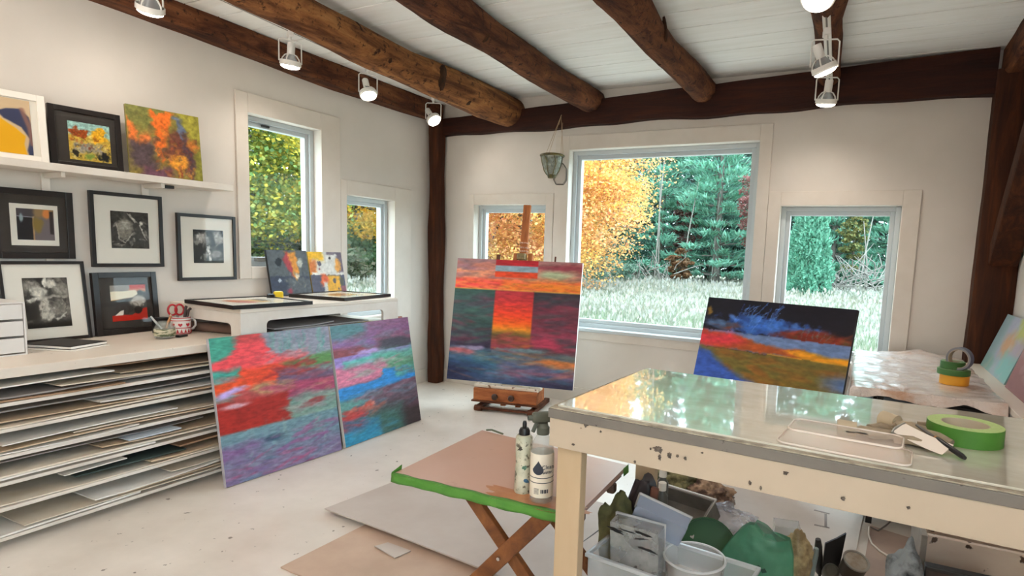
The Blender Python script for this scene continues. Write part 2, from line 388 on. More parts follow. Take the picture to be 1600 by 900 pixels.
def art_p2(w, h):
    a = Art(w, h, 170, 5, '#8f5a74')
    a.R(-.1, -.1, .5, .13, '#4f8088', .05, .06, 5, 16).G([(0, '#8e5a76'), (.5, '#8a5a86'), (1, '#8c4a56')], .4, -.1, 1.1, .27, .05, .05)
    a.R(-.1, .12, .5, .2, '#8f66ac', .05, .05, 4, 16).R(-.1, .2, .36, .29, '#93454f', .03, .03, 4, 18).S(30, 0, .02, 1, .24, ['#7d5a80', '#9a5f78', '#6f7d90'], .12, .014, .5)
    a.E(.78, .235, .22, .075, '#4b4856', .02, .02, 6, 8)
    a.R(-.1, .265, 1.1, .36, '#9c86d2', .006, 0).R(.45, .265, 1.1, .4, '#62b29c', .06, .05, 4, 12).R(.1, .31, .75, .36, '#5cc4ba', .025, .03, 4, 20)
    a.E(.42, .25, .13, .016, '#b79ad8', .012, .02, 8, 20).R(.5, .36, 1.1, .52, '#619c78', .05, .06, 5, 16).R(-.1, .35, .62, .53, '#dc7c9c', .05, .05, 5, 16)
    a.S(40, .15, .34, .9, .47, ['#8fae9a', '#c98fae', '#6f9f86', '#d48aa4', '#a0b8a4'], .09, .012, .6)
    a.P([(-.1, .53), (.5, .51), (.56, .47), (.57, .44), (.72, .44), (.76, .49), (1.1, .5), (1.1, .56), (.5, .6), (-.1, .65)], '#2f8edc', .012, .015, 8, 16)
    a.R(.74, .44, 1.1, .53, '#58a8a0', .03, .04, 5, 18).S(16, .72, .45, 1, .52, ['#8f6a68', '#4f9fc0', '#6fb0a0'], .07, .009, .7)
    a.R(-.1, .63, .5, .74, '#629c98', .03, .04, 5, 18).R(.3, .6, 1.1, .8, '#6a5866', .05, .06, 4, 18)
    a.S(50, .2, .6, 1, .8, ['#7d8fa8', '#4f4a5c', '#8a5f72', '#5f7f94', '#9a7f92'], .1, .011, .6, -.05)
    a.S(16, 0, .71, .45, .8, ['#cc3e38', '#b53a3a', '#d86a5c'], .1, .014, .85, -.12).S(6, .25, .69, .42, .74, ['#d84a3c', '#e8a090'], .06, .012, .9, -.4)
    a.R(.45, .8, 1.1, 1.1, '#403438', .08, .08, 4, 14).R(.3, .78, .75, 1.1, '#3f7f74', .08, .06, 4, 14, .7).R(-.1, .86, .42, 1.1, '#2d90ba', .05, .06, 4, 14)
    a.R(-.1, .8, .2, .87, '#8f5060', .03, .04).S(30, 0, .8, .7, 1, ['#3f8fae', '#4f7f80', '#2f6f98'], .09, .012, .5)
    return a.J(.03, .0045, 14, 60).T(.2, 25, 90)
def art_easel(w, h):
    a = Art(w, h, 190, 7, '#8f7078')
    a.G([(0, '#8f7a84'), (.5, '#c07a70'), (1, '#e07a5c')], -.1, -.1, 1.1, .24, .12, .01).E(.16, .11, .2, .035, '#e99a78', .03, .04, 5, 18)
    a.S(40, 0, .02, 1, .17, ['#6f6470', '#d98870', '#a0707a', '#c4787a', '#8a8078'], .14, .013, .6).E(.78, .1, .12, .035, '#b4c09c', .025, .03, 5, 16).E(.85, .055, .2, .02, '#94404c', .02, .03, 5, 18)
    a.R(-.1, .17, .55, .25, '#f4554c', .015, .02, 4, 16).R(.4, .165, 1.1, .25, '#f58a2e', .05, .03, 4, 16).S(26, 0, .17, 1, .235, ['#f8705a', '#f06a3c', '#f9a050'], .14, .008, .6)
    a.R(.32, -.1, .66, .047, '#b8202c', .004).R(.32, .047, .66, .096, '#8fa6b2', .004).R(.32, .096, .66, .142, '#dc4a26', .004)
    a.R(-.1, .243, 1.1, .252, '#f2b452', .003)
    a.G([(0, '#38564f'), (.3, '#42575a'), (.55, '#3a5450'), (.8, '#43364a'), (1, '#34304a')], -.1, .25, .345, .76, .08, .004)
    a.S(44, 0, .27, .33, .7, ['#7a3a4a', '#3f6a5c', '#5a4456', '#2f4a4c', '#4a6a66'], .11, .013, .6)
    a.G([(0, '#35363f'), (.25, '#5a3444'), (.45, '#7a3346'), (.7, '#8e3a52'), (.85, '#38464a'), (1, '#3c3c48')], .64, .25, 1.1, .78, .1, .004)
    a.S(50, .66, .27, 1, .76, ['#7f3044', '#33404a', '#a03f56', '#4a3a4a', '#3f5452'], .12, .013, .6).E(.77, .66, .14, .05, '#b03c58', .03, .05, 6, 16)
    a.G([(0, '#ac323e'), (.2, '#d23a38'), (.42, '#f04a2a'), (.55, '#f76a1e'), (.64, '#e8902c'), (.74, '#6e5c34'), (.86, '#9a4a48'), (1, '#85364a')], .335, .25, .645, .735, .03, .006)
    a.S(24, .35, .6, .63, .74, ['#4f4a36', '#c0702f', '#8f3a48', '#b04a4a'], .07, .01, .6)
    a.G([(0, '#4a6a78'), (.35, '#3f7590'), (.65, '#43587a'), (1, '#2c3050')], -.1, .74, 1.1, 1.1, .08, .02, jig=.02)
    a.E(.85, .8, .36, .055, '#cc7a44', .04, .04, 5, 16).E(.75, .9, .35, .05, '#935a70', .04, .05, 5, 16, .8).E(.06, .76, .1, .022, '#c46a70', .02, .03, 6, 16)
    a.E(.08, .92, .2, .09, '#282c4c', .06, .05, 5, 12, .9).E(.95, .98, .4, .04, '#2c2b48', .04, .04).S(50, 0, .75, 1, .96, ['#4a86a0', '#34507a', '#b0705c', '#3a6a80', '#5f5a80'], .13, .011, .5)
    a.E(.2, .73, .1, .012, '#8f86a4', .01, .02, 8, 20).E(.6, .725, .16, .012, '#6a8088', .01, .02, 8, 20)
    return a.T(.22, 22, 80)
def art_blue(w, h):
    a = Art(w, h, 190, 9, '#14111e')
    a.R(-.1, -.1, 1.1, .23, '#14121f', .01).E(.42, .165, .24, .06, '#3a6abf', .02, .06, 14, 22).E(.62, .19, .2, .04, '#3f72c8', .015, .04, 14, 22)
    for k in range(26):
        x = a.rs.uniform(.22, .5); y = a.rs.uniform(.12, .21); dx = a.rs.uniform(.02, .1); a.L([(x, y), (x+dx*.6, y-.08), (x+dx, y-.11*a.rs.uniform(.6, 1.2))], .0022, ['#4f80d0', '#6f9ae0', '#35539a'][k % 3], .003, .8)
    a.S(50, .2, .1, .75, .22, ['#2f5aa8', '#4a7ed2', '#22407c', '#5f8fe0'], .03, .012, .8, .2, 1.)
    a.E(.08, .18, .1, .035, '#55719a', .02, .04, 10, 18).E(.03, .1, .02, .03, '#8a6a30', .01, .02).S(14, .1, .17, .26, .225, ['#7a3a26', '#3f4f6a'], .04, .008, .7)
    a.E(.82, .205, .3, .035, '#7c2a1c', .02, .03, 8, 20).S(24, .62, .17, 1, .225, ['#94482a', '#a03a24', '#5f4a2a', '#6a1f18'], .05, .009, .8, -.1, .6)
    for k in range(6): a.L([(.7+.03*k, .21), (.705+.034*k, .13+.01*k)], .002, '#6a7f8a', .003, .6)
    a.R(-.1, .226, 1.1, .345, '#7089b8', .004).P([(-.1, .236), (.25, .235), (.4, .285), (.7, .29), (.85, .33), (1.1, .346), (-.1, .346)], '#b4582c', .014, .02, 8, 18)
    a.P([(-.1, .24), (.22, .24), (.34, .29), (.1, .345), (-.1, .345)], '#dc3f4c', .04, .02, 6, 14).P([(.6, .31), (.72, .296), (.86, .312), (1.1, .3), (1.1, .352), (.75, .348)], '#f0a428', .012, .012, 8, 18)
    a.R(.5, .34, 1.1, .352, '#e8a838', .004, 0, a=.8)
    a.G([(0, '#7a6a34'), (.3, '#74682f'), (.5, '#97602a'), (.75, '#b4541f'), (1, '#a84a22')], -.1, .348, 1.1, 1.1, .06, .003)
    a.S(50, .1, .36, 1, .6, ['#8a6a2c', '#b2581f', '#6a6a3a', '#a0642a'], .12, .02, .4, .1).P([(-.1, .33), (.03, .37), (.14, .43), (.3, .5), (.55, .58), (.7, .7), (-.1, .9)], '#3f62bc', .03, .03, 6, 12)
    a.E(1.0, .47, .1, .05, '#5f7aa8', .04, .04).R(-.1, .7, 1.1, 1.1, '#3a4f90', .1, .05, 4, 10)
    return a.J(.012, .007, 30, 40).T(.2, 26, 70)
def art_orange(w, h):
    a = Art(w, h, 110, 13, '#8c7a34')
    a.R(-.1, -.1, .5, .3, '#7a7a38', .08, .06).S(40, 0, 0, 1, 1, ['#8f8a38', '#6a5a30', '#9a7a2c', '#75503a'], .05, .06, .5, 0, 1.5)
    a.R(.68, -.1, 1.1, .4, '#a39a32', .05, .05).P([(.3, .05), (.62, .02), (.56, .22), (.42, .82), (.34, .62), (.36, .3)], '#ef6a1c', .03, .03).P([(0, .2), (.12, .34), (.1, .6), (0, .5)], '#f0742a', .03, .04).P([(.16, .4), (.3, .36), (.3, .5), (.12, .62)], '#ee7a34', .03, .04)
    a.R(.02, .5, .34, .9, '#57464a', .08, .06, 5, 5).R(.5, .3, .78, .85, '#7a4436', .08, .07, 5, 5).P([(.62, .04), (.74, .1), (.8, .4), (.72, .42), (.66, .22)], '#5f6c88', .03, .04)
    a.P([(.72, .3), (.8, .28), (.92, .75), (.88, 1), (.78, .95)], '#5a4048', .03, .04).E(.66, .78, .14, .12, '#f09a28', .05, .07).E(.88, .45, .08, .08, '#e07a2a', .04, .05).R(.15, .86, .55, 1.1, '#6f4658', .06, .05)
    a.S(60, .35, .3, .95, .95, ['#c05a26', '#e8862a', '#8f3426', '#a06a2c', '#54463f'], .03, .04, .6, 0, 1.5).R(.9, .5, 1.1, 1.1, '#8f8a30', .05, .05).S(14, .6, .85, .95, 1, ['#a03a24', '#e0a030'], .012, .05, .7)
    return a.J(.05, .06, 14, 14).T(.3, 25, 25)
def art_trees(w, h):
    a = Art(w, h, 80, 15, '#9cc4bf')
    a.R(-.1, .35, 1.1, 1.1, '#c9a94a', .06, .06, 6, 6).R(.1, .55, .8, .78, '#9a948c', .08, .06, 6, 6).E(.24, .28, .22, .13, '#9c4a24', .03, .08, 9, 9).E(.72, .3, .2, .2, '#eeb02c', .03, .08, 9, 9)
    a.S(50, 0, .2, 1, .7, ['#e8b434', '#b5561f', '#f0d070', '#7a3a1c'], .04, .03, .8, 0, 1.5).S(40, 0, .6, 1, 1, ['#9a8a3a', '#3f3f30', '#d8c88a', '#6f7a4a', '#2c2a28'], .05, .03, .8, 0, 1.5)
    a.E(.84, .85, .12, .14, '#25282c', .03, .06, 9, 9).E(.13, .82, .07, .09, '#2a251f', .02, .04).E(.5, .88, .14, .06, '#86a04a', .03, .04)
    return a.J(.07, .07, 14, 14).T(.3, 25, 25)
def art_figure(w, h):
    a = Art(w, h, 90, 17, '#d8bd9c')
    a.P([(-.1, .5), (.5, .33), (.62, .36), (.8, .52), (.93, .66), (.9, .8), (.93, 1.1), (.4, 1.1), (.3, .82), (-.1, .95)], '#f2b428', .012, .01).R(-.1, .55, .35, .8, '#e8c060', .08, .05)
    a.P([(.6, .26), (.72, .19), (.88, .16), (.98, .3), (1.02, .7), (1.1, 1.1), (.96, 1.1), (.93, .92), (.97, .7), (.88, .5), (.68, .38)], '#454a68', .012, .008).L([(.9, .17), (.98, .5), (1.0, .8)], .03, '#a07468', .02, .8)
    a.E(.12, .05, .22, .1, '#c07a80', .03, .04).E(.3, .2, .14, .1, '#a88a70', .03, .04).E(.25, .33, .1, .06, '#c08078', .03, .04)
    return a
def art_dark(w, h):
    a = Art(w, h, 70, 19, '#7a7076')
    a.R(-.1, -.1, .5, .3, '#4a444c', .08, .05).R(.45, -.1, 1.1, .25, '#9a7d58', .08, .06).R(-.1, .28, .42, 1.1, '#22222a', .02, .01).E(.12, .3, .05, .14, '#8fa4ac', .02, .02)
    a.R(.42, .25, .46, 1.1, '#c9a070', .02, .01).E(.55, .5, .14, .26, '#8f7a3f', .05, .06, 8, 8).E(.8, .16, .1, .16, '#e08a4a', .04, .04).R(.88, .06, .98, .8, '#332a2c', .02, .01).L([(0, .24), (.45, .27)], .008, '#a8a8b8', .01)
    return a
def _bw(a, n, cols, u0=0, v0=0, u1=1, v1=1, ln=.08, th=.03): return a.S(n, u0, v0, u1, v1, cols, ln, th, .8, 0, 1.6)
def art_bw1(w, h):
    a = Art(w, h, 80, 21, '#3c3a38'); g = ['#2a2826', '#55524e', '#7f7b75', '#a5a098', '#1d1b1a']
    _bw(a, 60, g); a.E(.35, .45, .22, .28, '#8b857c', .04, .05).E(.36, .38, .16, .12, '#aaa49a', .05, .05).L([(.15, .35), (.2, .75), (.35, .85), (.55, .6)], .012, '#b8b2a8')
    a.P([(.42, .05), (.5, .05), (.72, .3), (.66, .34)], '#c9c4bb', .015, .01).P([(.62, .3), (.85, .25), (.86, .7), (.66, .7)], '#45423f', .02, .03).L([(.75, .35), (.93, .75)], .014, '#d5d0c8').E(.8, .3, .06, .06, '#d8d4cc', .02, .02).L([(.15, .9), (.5, .65)], .008, '#8f8a82')
    return _bw(a, 30, g, 0, .75, 1, 1, .06, .015).J(.03, .03, 16, 16).T(.35, 18, 18)
def art_bw2(w, h):
    a = Art(w, h, 80, 23, '#1f1d1c'); g = ['#0f0e0e', '#3a3836', '#6a6764', '#2a2827']
    _bw(a, 40, g); a.E(.3, .3, .26, .18, '#8f8b88', .06, .09, 8, 8).E(.22, .22, .12, .1, '#b8b4b0', .04, .05).E(.82, .22, .14, .18, '#a5a19e', .05, .08).P([(.42, .48), (.5, .48), (.6, .95), (.52, .98), (.45, .7)], '#d5d2ce', .02, .03)
    a.E(.72, .72, .16, .14, '#8a8682', .05, .08).E(.4, .78, .1, .08, '#96928e', .04, .06)
    return _bw(a, 50, ['#c5c2be', '#8a8683', '#4a4745', '#efece8', '#161514'], .1, .1, .95, .95, .06, .014).J(.05, .05, 14, 14).T(.35, 18, 18)
def art_flower(w, h):
    a = Art(w, h, 110, 25, '#4a4744'); g = ['#2c2a28', '#5f5b57', '#807b75', '#3a3735']
    _bw(a, 50, g, ln=.15, th=.06); a.R(.3, -.1, .75, .22, '#211f1e', .06, .05).E(.17, .17, .18, .12, '#8f8a84', .05, .07).E(.85, .25, .16, .12, '#9a958e', .06, .06)
    a.E(.32, .28, .17, .1, '#c9c4bc', .03, .04).E(.62, .11, .12, .1, '#cbc6be', .03, .04).E(.48, .1, .05, .1, '#e0dcd4', .02, .02).E(.25, .42, .2, .055, '#d5d0c8', .02, .03, 6, 8, 1, -.2).E(.7, .38, .22, .03, '#a8a29a', .02, .02)
    a.P([(.38, .36), (.5, .4), (.62, .75), (.5, .92), (.3, .8), (.3, .55)], '#bdb7ae', .04, .04).E(.75, .62, .2, .16, '#7d7872', .06, .07).P([(.62, .82), (.72, .8), (.9, .72), (.8, .82), (.66, .88)], '#ddd8d0', .02, .02).R(-.1, .88, 1.1, 1.1, '#1d1b1a', .06, .04).R(-.1, .5, .28, .85, '#2b2927', .06, .06)
    return _bw(a, 40, ['#a09a92', '#6a655f', '#c5c0b8'], .3, .45, .95, .8, .05, .01).J(.03, .03, 18, 18).T(.35, 18, 18)
def art_red(w, h):
    a = Art(w, h, 80, 27, '#4c4744')
    a.R(-.1, -.1, .56, .17, '#9a928a', .04, .04, 5, 10).R(.54, -.1, 1.1, .18, '#c83626', .015, .01).R(.5, .11, 1.1, .2, '#d9a080', .03, .02, a=.7).P([(-.1, .17), (.7, .15), (.78, .26), (.6, .36), (.3, .4), (-.1, .42)], '#f2e6cc', .015, .015).L([(0, .42), (.5, .37)], .012, '#e0b070')
    a.P([(-.1, .43), (.6, .36), (.62, .5), (.6, .72), (.4, .86), (-.1, .9)], '#3a3532', .02, .02).E(.85, .25, .1, .09, '#28241f', .03, .04).E(.78, .45, .2, .17, '#b8aea4', .05, .09, 7, 7).P([(-.1, .86), (.3, .82), (.55, .84), (.9, .68), (1.1, .64), (1.1, 1.1), (-.1, 1.1)], '#c92e22', .012, .02)
    a.P([(.08, .84), (.24, .72), (.33, .7), (.3, .84)], '#f4ede2', .012, .01).E(.74, .72, .11, .11, '#26211e', .02, .02).S(12, .6, .35, .95, .6, ['#dcd4ca', '#6a5f58'], .06, .02, .7, 0, 1.5)
    return a
def art_small1(w, h):
    a = Art(w, h, 70, 29, '#565d62')
    a.R(-.1, .58, 1.1, 1.1, '#343b50', .01, .01).R(.4, .6, 1.1, 1.1, '#565c62', .08, .08).E(.26, .26, .075, .09, '#1c2228', .012, .005).P([(.44, .05), (.7, .03), (.74, .4), (.66, .7), (.56, .55), (.48, .35)], '#d8923a', .03, .04).P([(.36, .2), (.5, .05), (.58, .4), (.6, .6), (.5, .5)], '#a53c44', .04, .05)
    a.E(.8, .3, .07, .09, '#b8bdb4', .03, .04).E(.68, .58, .06, .06, '#e8dcc0', .02, .03).E(.22, .68, .04, .04, '#aab6c4', .01, .006).E(.45, .92, .07, .07, '#8f3446', .03, .02).S(24, .3, .5, .9, .95, ['#7a828a', '#8f8a78', '#464d5c'], .05, .02, .5, 0, 1.5)
    return a.J(.03, .03, 16, 16).T(.2, 20, 20)
def art_small2(w, h):
    a = Art(w, h, 70, 31, '#d9d9d4')
    a.R(-.1, -.1, .42, .2, '#eebc2a', .06, .05).R(-.1, .1, .08, .6, '#f0b81c', .04, .02).E(.1, .35, .12, .2, '#d07a3a', .05, .07).R(.55, -.1, 1.1, .06, '#7f7480', .02, .01).R(.82, -.1, 1.1, .5, '#6a5f6e', .04, .05).E(.82, .3, .08, .18, '#e0a048', .03, .05)
    a.E(.3, .28, .055, .065, '#565260', .012, .004).E(.63, .15, .03, .035, '#2c2a30', .01, .003).E(.28, .42, .03, .035, '#8f6a6a', .01, .003).R(.05, .5, .3, .6, '#e8e6e0', .03, .04)
    a.R(-.1, .56, 1.1, 1.1, '#55566a', .01, .006).R(.42, .58, .86, 1.1, '#eab030', .03, .03).E(.38, .68, .12, .14, '#d8643c', .04, .06).R(.34, .74, .46, 1.1, '#dcdcd8', .03, .03).E(.68, .7, .055, .07, '#5f5a58', .012, .004).E(.78, .9, .03, .035, '#4a4a50', .01, .003).E(.9, .75, .06, .12, '#5a5a50', .03, .04).R(.86, .85, 1.1, 1.1, '#8f5a68', .03, .03)
    return a.J(.025, .025, 18, 18).T(.15, 20, 20)
def art_lying1(w, h):
    a = Art(w, h, 60, 33, '#f2e9d8')
    a.P([(.0, .1), (.3, .0), (.55, .4), (.5, .9), (.2, 1)], '#e8743a', .06, .06).P([(.45, .1), (.8, .2), (.9, .8), (.6, .95)], '#e9b23c', .06, .06).R(.75, .1, 1.1, .6, '#4a4a34', .05, .05).E(.3, .7, .2, .14, '#c8505a', .06, .06)
    return a
def art_lying2(w, h):
    a = Art(w, h, 60, 35, '#d8c8ae')
    a.E(.5, .5, .4, .35, '#c9843a', .08, .1).E(.4, .4, .2, .2, '#8f4a3a', .06, .08).E(.66, .55, .16, .2, '#e3b85a', .06, .08).S(20, .1, .1, .9, .9, ['#a8968a', '#e0c890', '#9a5a3a'], .08, .03, .6, 0, 1.5)
    return a
def art_pastel(w, h):
    a = Art(w, h, 90, 37, '#9fb2c0')
    a.R(-.1, -.1, .25, 1.1, '#8fb0b8', .08, .05, 5, 4).R(.3, -.1, .55, .8, '#a4a8c4', .08, .06, 5, 4).P([(.55, -.1), (1.1, -.1), (1.1, .25), (.75, .5), (.6, .4)], '#b8c260', .06, .05).E(.55, .5, .2, .24, '#d39a6a', .08, .08, 5, 4).E(.85, .75, .3, .25, '#74c4c4', .08, .07).R(.7, .3, 1.1, .6, '#a8a0b8', .08, .05).R(-.1, .75, .4, 1.1, '#7fb0a8', .08, .05)
    return a.S(30, 0, 0, 1, 1, ['#b0bccc', '#8fb4b4', '#c0b49a'], .05, .1, .35, .3)
def art_mauve(w, h):
    a = Art(w, h, 60, 39, '#a87a82')
    return a.R(-.1, -.1, 1.1, .3, '#b8929c', .1, .05).R(-.1, .6, 1.1, 1.1, '#9a5f6a', .15, .05).S(20, 0, 0, 1, 1, ['#b58a94', '#8f5a64'], .1, .05, .4)
# ---------------------------------------------------------------- the room
from mathutils import noise as mnoise
XL, XR, YB, YR, ZC = -3.749, .85, 4.589, -2.6, 2.646
WT = .17
M_WALL = mat('wall_paint', '#d5cdc4', .75, '#dad2ca', 2.5, bump=.15, bs=140)
M_TRIM = mat('trim_paint', '#d9d0c6', .5, '#d4cabf', 6, bump=.06, bs=60)
M_VINYL = mat('window_vinyl', '#c2c9cc', .35)
M_PANE = pane_mat('window_glass', '#f6fbfa', .12)
M_CEIL = mat('ceiling_paint', '#f4f2ee', .7, '#ebe8e2', 3, (.6, 6, 1), bump=.25, bs=14)
M_GAP = mat('plank_gap', '#2c2824', .9)
M_FLOOR = spotted('floor_paint', '#cbc1b6', '#83796f', '#e6ded5', 22, .685, .32, .03, 1.7, .12)
M_LOG = wood('log_bark', ['#341a0e', '#633a20', '#926036', '#b07d4c'], (5, .9, 5), 2.6, .85, .8, .012, True)
M_LOGD = wood('log_dark', ['#26130c', '#482617', '#6e4127', '#895836'], (5, .9, 5), 2.8, .85, .8, .012, True)
M_BEAMX = wood('beam_dark_across', ['#1c0c08', '#30150d', '#46200f'], (.8, 8, 8), 2.4, .75, .6, .008)
M_BEAMZ = wood('post_dark', ['#24100a', '#40200f', '#5f3318'], (8, 8, .8), 2.4, .75, .6, .008)

def wall_back_front():
    fl = MB().bx(XL-.2, XR+.2, YR-.2, YB+.2, -.12, 0).done('floor', M_FLOOR); struct(fl, 'white painted wooden floor with dark paint drips')
    c = MB(); c.cur = 1; c.bx(XL-.2, XR+.2, YR-.2, YB+.2, ZC+.012, ZC+.1); c.cur = 0
    y = YB+.1; k = 0
    while y > YR-.2:
        wdt = .2+.07*((k*37) % 10)/10; c.bx(XL-.2, XR+.2, y-wdt, y-.008, ZC, ZC+.03, bev=.002); y -= wdt; k += 1
    struct(c.done('ceiling', [M_CEIL, M_GAP]), 'white painted plank ceiling')
    def wall(name, horiz, a0, a1, holes):
        m = MB(); xs = sorted({a0, a1} | {h[0] for h in holes} | {h[1] for h in holes})
        for i in range(len(xs)-1):
            s0, s1 = xs[i], xs[i+1]; z = 0
            for h in sorted([h for h in holes if h[0] <= s0+1e-6 and h[1] >= s1-1e-6], key=lambda h: h[2])+[None]:
                z1 = h[2] if h else ZC+.05
                if z1 > z+1e-4:
                    if horiz: m.bx(s0, s1, YB, YB+WT, z, z1)
                    else: m.bx(XL-WT, XL, s0, s1, z, z1)
                if h: z = h[3]
        return struct(m.done(name, M_WALL))
    HB = [(-3.285, -2.521, .60, 1.718), (-2.308, -.747, .658, 2.173), (-.571, .204, .60, 1.699)]
    HL = [(2.636, 3.231, 1.13, 2.156), (3.476, 4.017, .70, 1.704)]
    wall('wall_back', True, XL-WT, XR+WT, HB); wall('wall_left', False, YR-WT, YB, HL)
    HR = (-1.9, .2, .75, 2.15); m = MB()
    for q in ((YR-WT, HR[0], 0, ZC+.05), (HR[1], YB, 0, ZC+.05), (HR[0], HR[1], 0, HR[2]), (HR[0], HR[1], HR[3], ZC+.05)): m.bx(XR, XR+WT, *q)
    struct(m.done('wall_right', M_WALL)); root = bpy.data.objects.new('window_6', None); COL.objects.link(root); struct(root); m = MB()  # unseen side window, added to let in fill daylight
    for q in ((HR[0], HR[0]+.05, HR[2], HR[3]), (HR[1]-.05, HR[1], HR[2], HR[3]), (HR[0], HR[1], HR[2], HR[2]+.05), (HR[0], HR[1], HR[3]-.05, HR[3])): m.bx(XR+.08, XR+.15, *q)
    m.done('window_frame', M_VINYL, root); MB().bx(XR+.112, XR+.117, HR[0]+.04, HR[1]-.04, HR[2]+.04, HR[3]-.04).done('pane', M_PANE, root)
    struct(MB().bx(XL, XR, YR-WT, YR, 0, ZC+.05).done('wall_rear', M_WALL))
    def win(n, horiz, h, casing, fw=(.034, .03), sill=0, extra=None, low=.035):
        s0, s1, z0, z1 = h; root = bpy.data.objects.new('window_%d' % n, None); COL.objects.link(root); struct(root)
        def B(m, a0, a1, d0, d1, q0, q1, bev=.003):
            if horiz: m.bx(a0, a1, YB+d0, YB+d1, q0, q1, bev)
            else: m.bx(XL-d1, XL-d0, a0, a1, q0, q1, bev)
        def ring(m, a0, a1, q0, q1, w, d0, d1, wb=None):
            wb = wb or w; B(m, a0, a0+w, d0, d1, q0, q1); B(m, a1-w, a1, d0, d1, q0, q1); B(m, a0+w, a1-w, d0, d1, q1-w, q1); B(m, a0+w, a1-w, d0, d1, q0, q0+wb)
        m = MB(); ring(m, s0, s1, z0, z1, fw[0], .07, .16, low); m.done('window_frame', M_VINYL, root)
        m = MB(); e = fw[0]; ring(m, s0+e, s1-e, z0+low, z1-e, fw[1], .09, .14); m.done('sash', M_VINYL, root)
        e = fw[0]+fw[1]*.7; m = MB(); B(m, s0+e, s1-e, .112, .117, z0+low+fw[1]*.7, z1-e, 0); m.done('pane', M_PANE, root)
        m = MB(); L, R_, Tp, Bt = casing; t = -.016
        B(m, L, s0, t, .0, Bt, Tp); B(m, s1, R_, t, .0, Bt, Tp); B(m, s0, s1, t, .0, z1, Tp); B(m, s0, s1, t, .0, Bt, z0); m.done('casing', M_TRIM, root)
        if sill: m = MB(); B(m, s0-.0, s1+.0, -.035, .09, z0-.022, z0+.006); m.done('sill', M_VINYL, root)
        if extra: extra(root, B)
        return root
    def crank(root, B):
        m = MB(); m.bx(XL-.085, XL-.07, 2.80, 2.86, 2.10, 2.115, .003); m.done('vent_latch', mat('latch_dark', '#2a2a2a', .5), root)
        m = MB(); m.bx(XL-.08, XL-.04, 2.72, 2.80, 1.165, 1.195, .006); m.tube([(XL-.06, 2.76, 1.18), (XL-.02, 2.79, 1.178), (XL+.01, 2.84, 1.17)], .006); m.done('crank_handle', mat('crank_grey', '#8a8883', .4), root)
    win(1, False, HL[0], (2.55, 3.412, 2.283, 1.048), extra=crank)
    win(2, False, HL[1], (3.414, 4.232, 1.82, .60))
    win(3, True, HB[0], (-3.345, -2.445, 1.813, .50))
    win(4, True, HB[1], (-2.441, -.66, 2.29, .565), (.036, .034), sill=1, low=.04)
    win(5, True, HB[2], (-.658, .31, 1.80, .50))
    m = MB(); m.bx(XL+.0, XL+.014, 1.0, YB, 0, .13, .003); struct(m.done('baseboard_left', M_TRIM))
    m = MB(); m.bx(XL+.1, XR, YB-.014, YB, 0, .13, .003); struct(m.done('baseboard_back', M_TRIM))
wall_back_front()

def rect_loft(name, pts, sizes, m, axis, seed, amp=.012, n=5):
    """hand-hewn timber: rounded rectangle rings along pts; axis = lengthwise unit vector"""
    b = MB(); rings = []; ax = Vector(axis)
    side = Vector((0, 1, 0)) if abs(ax.x) > .5 else Vector((1, 0, 0)); up = Vector((0, 0, 1)) if abs(ax.z) < .8 else Vector((0, 1, 0))
    for i, p in enumerate(pts):
        w, h = sizes[i]; ring = []; base = []
        for sx, sy in ((-1, -1), (1, -1), (1, 1), (-1, 1)):
            ch = .1
            if (sx, sy) in ((-1, -1), (1, 1)): base += [(sx*.5, sy*(.5-ch)), (sx*(.5-ch), sy*.5)]
            else: base += [(sx*(.5-ch), sy*.5), (sx*.5, sy*(.5-ch))]
        for k, (u, v) in enumerate(base):
            q = Vector(p)+side*u*w+up*v*h; k2 = mnoise.noise(q*3.1+Vector((seed*5, 0, k)))
            ring.append(b.bm.verts.new(q+(side*u+up*v)*amp*2*k2))
        rings.append(ring)
    for a, c in zip(rings[:-1], rings[1:]):
        for k in range(8): b.bm.faces.new((a[k], a[(k+1) % 8], c[(k+1) % 8], c[k]))
    b.bm.faces.new(rings[0][::-1]); b.bm.faces.new(rings[-1])
    return b.done(name, m, None, 40)
def lerp(a, b, t): return a+(b-a)*t
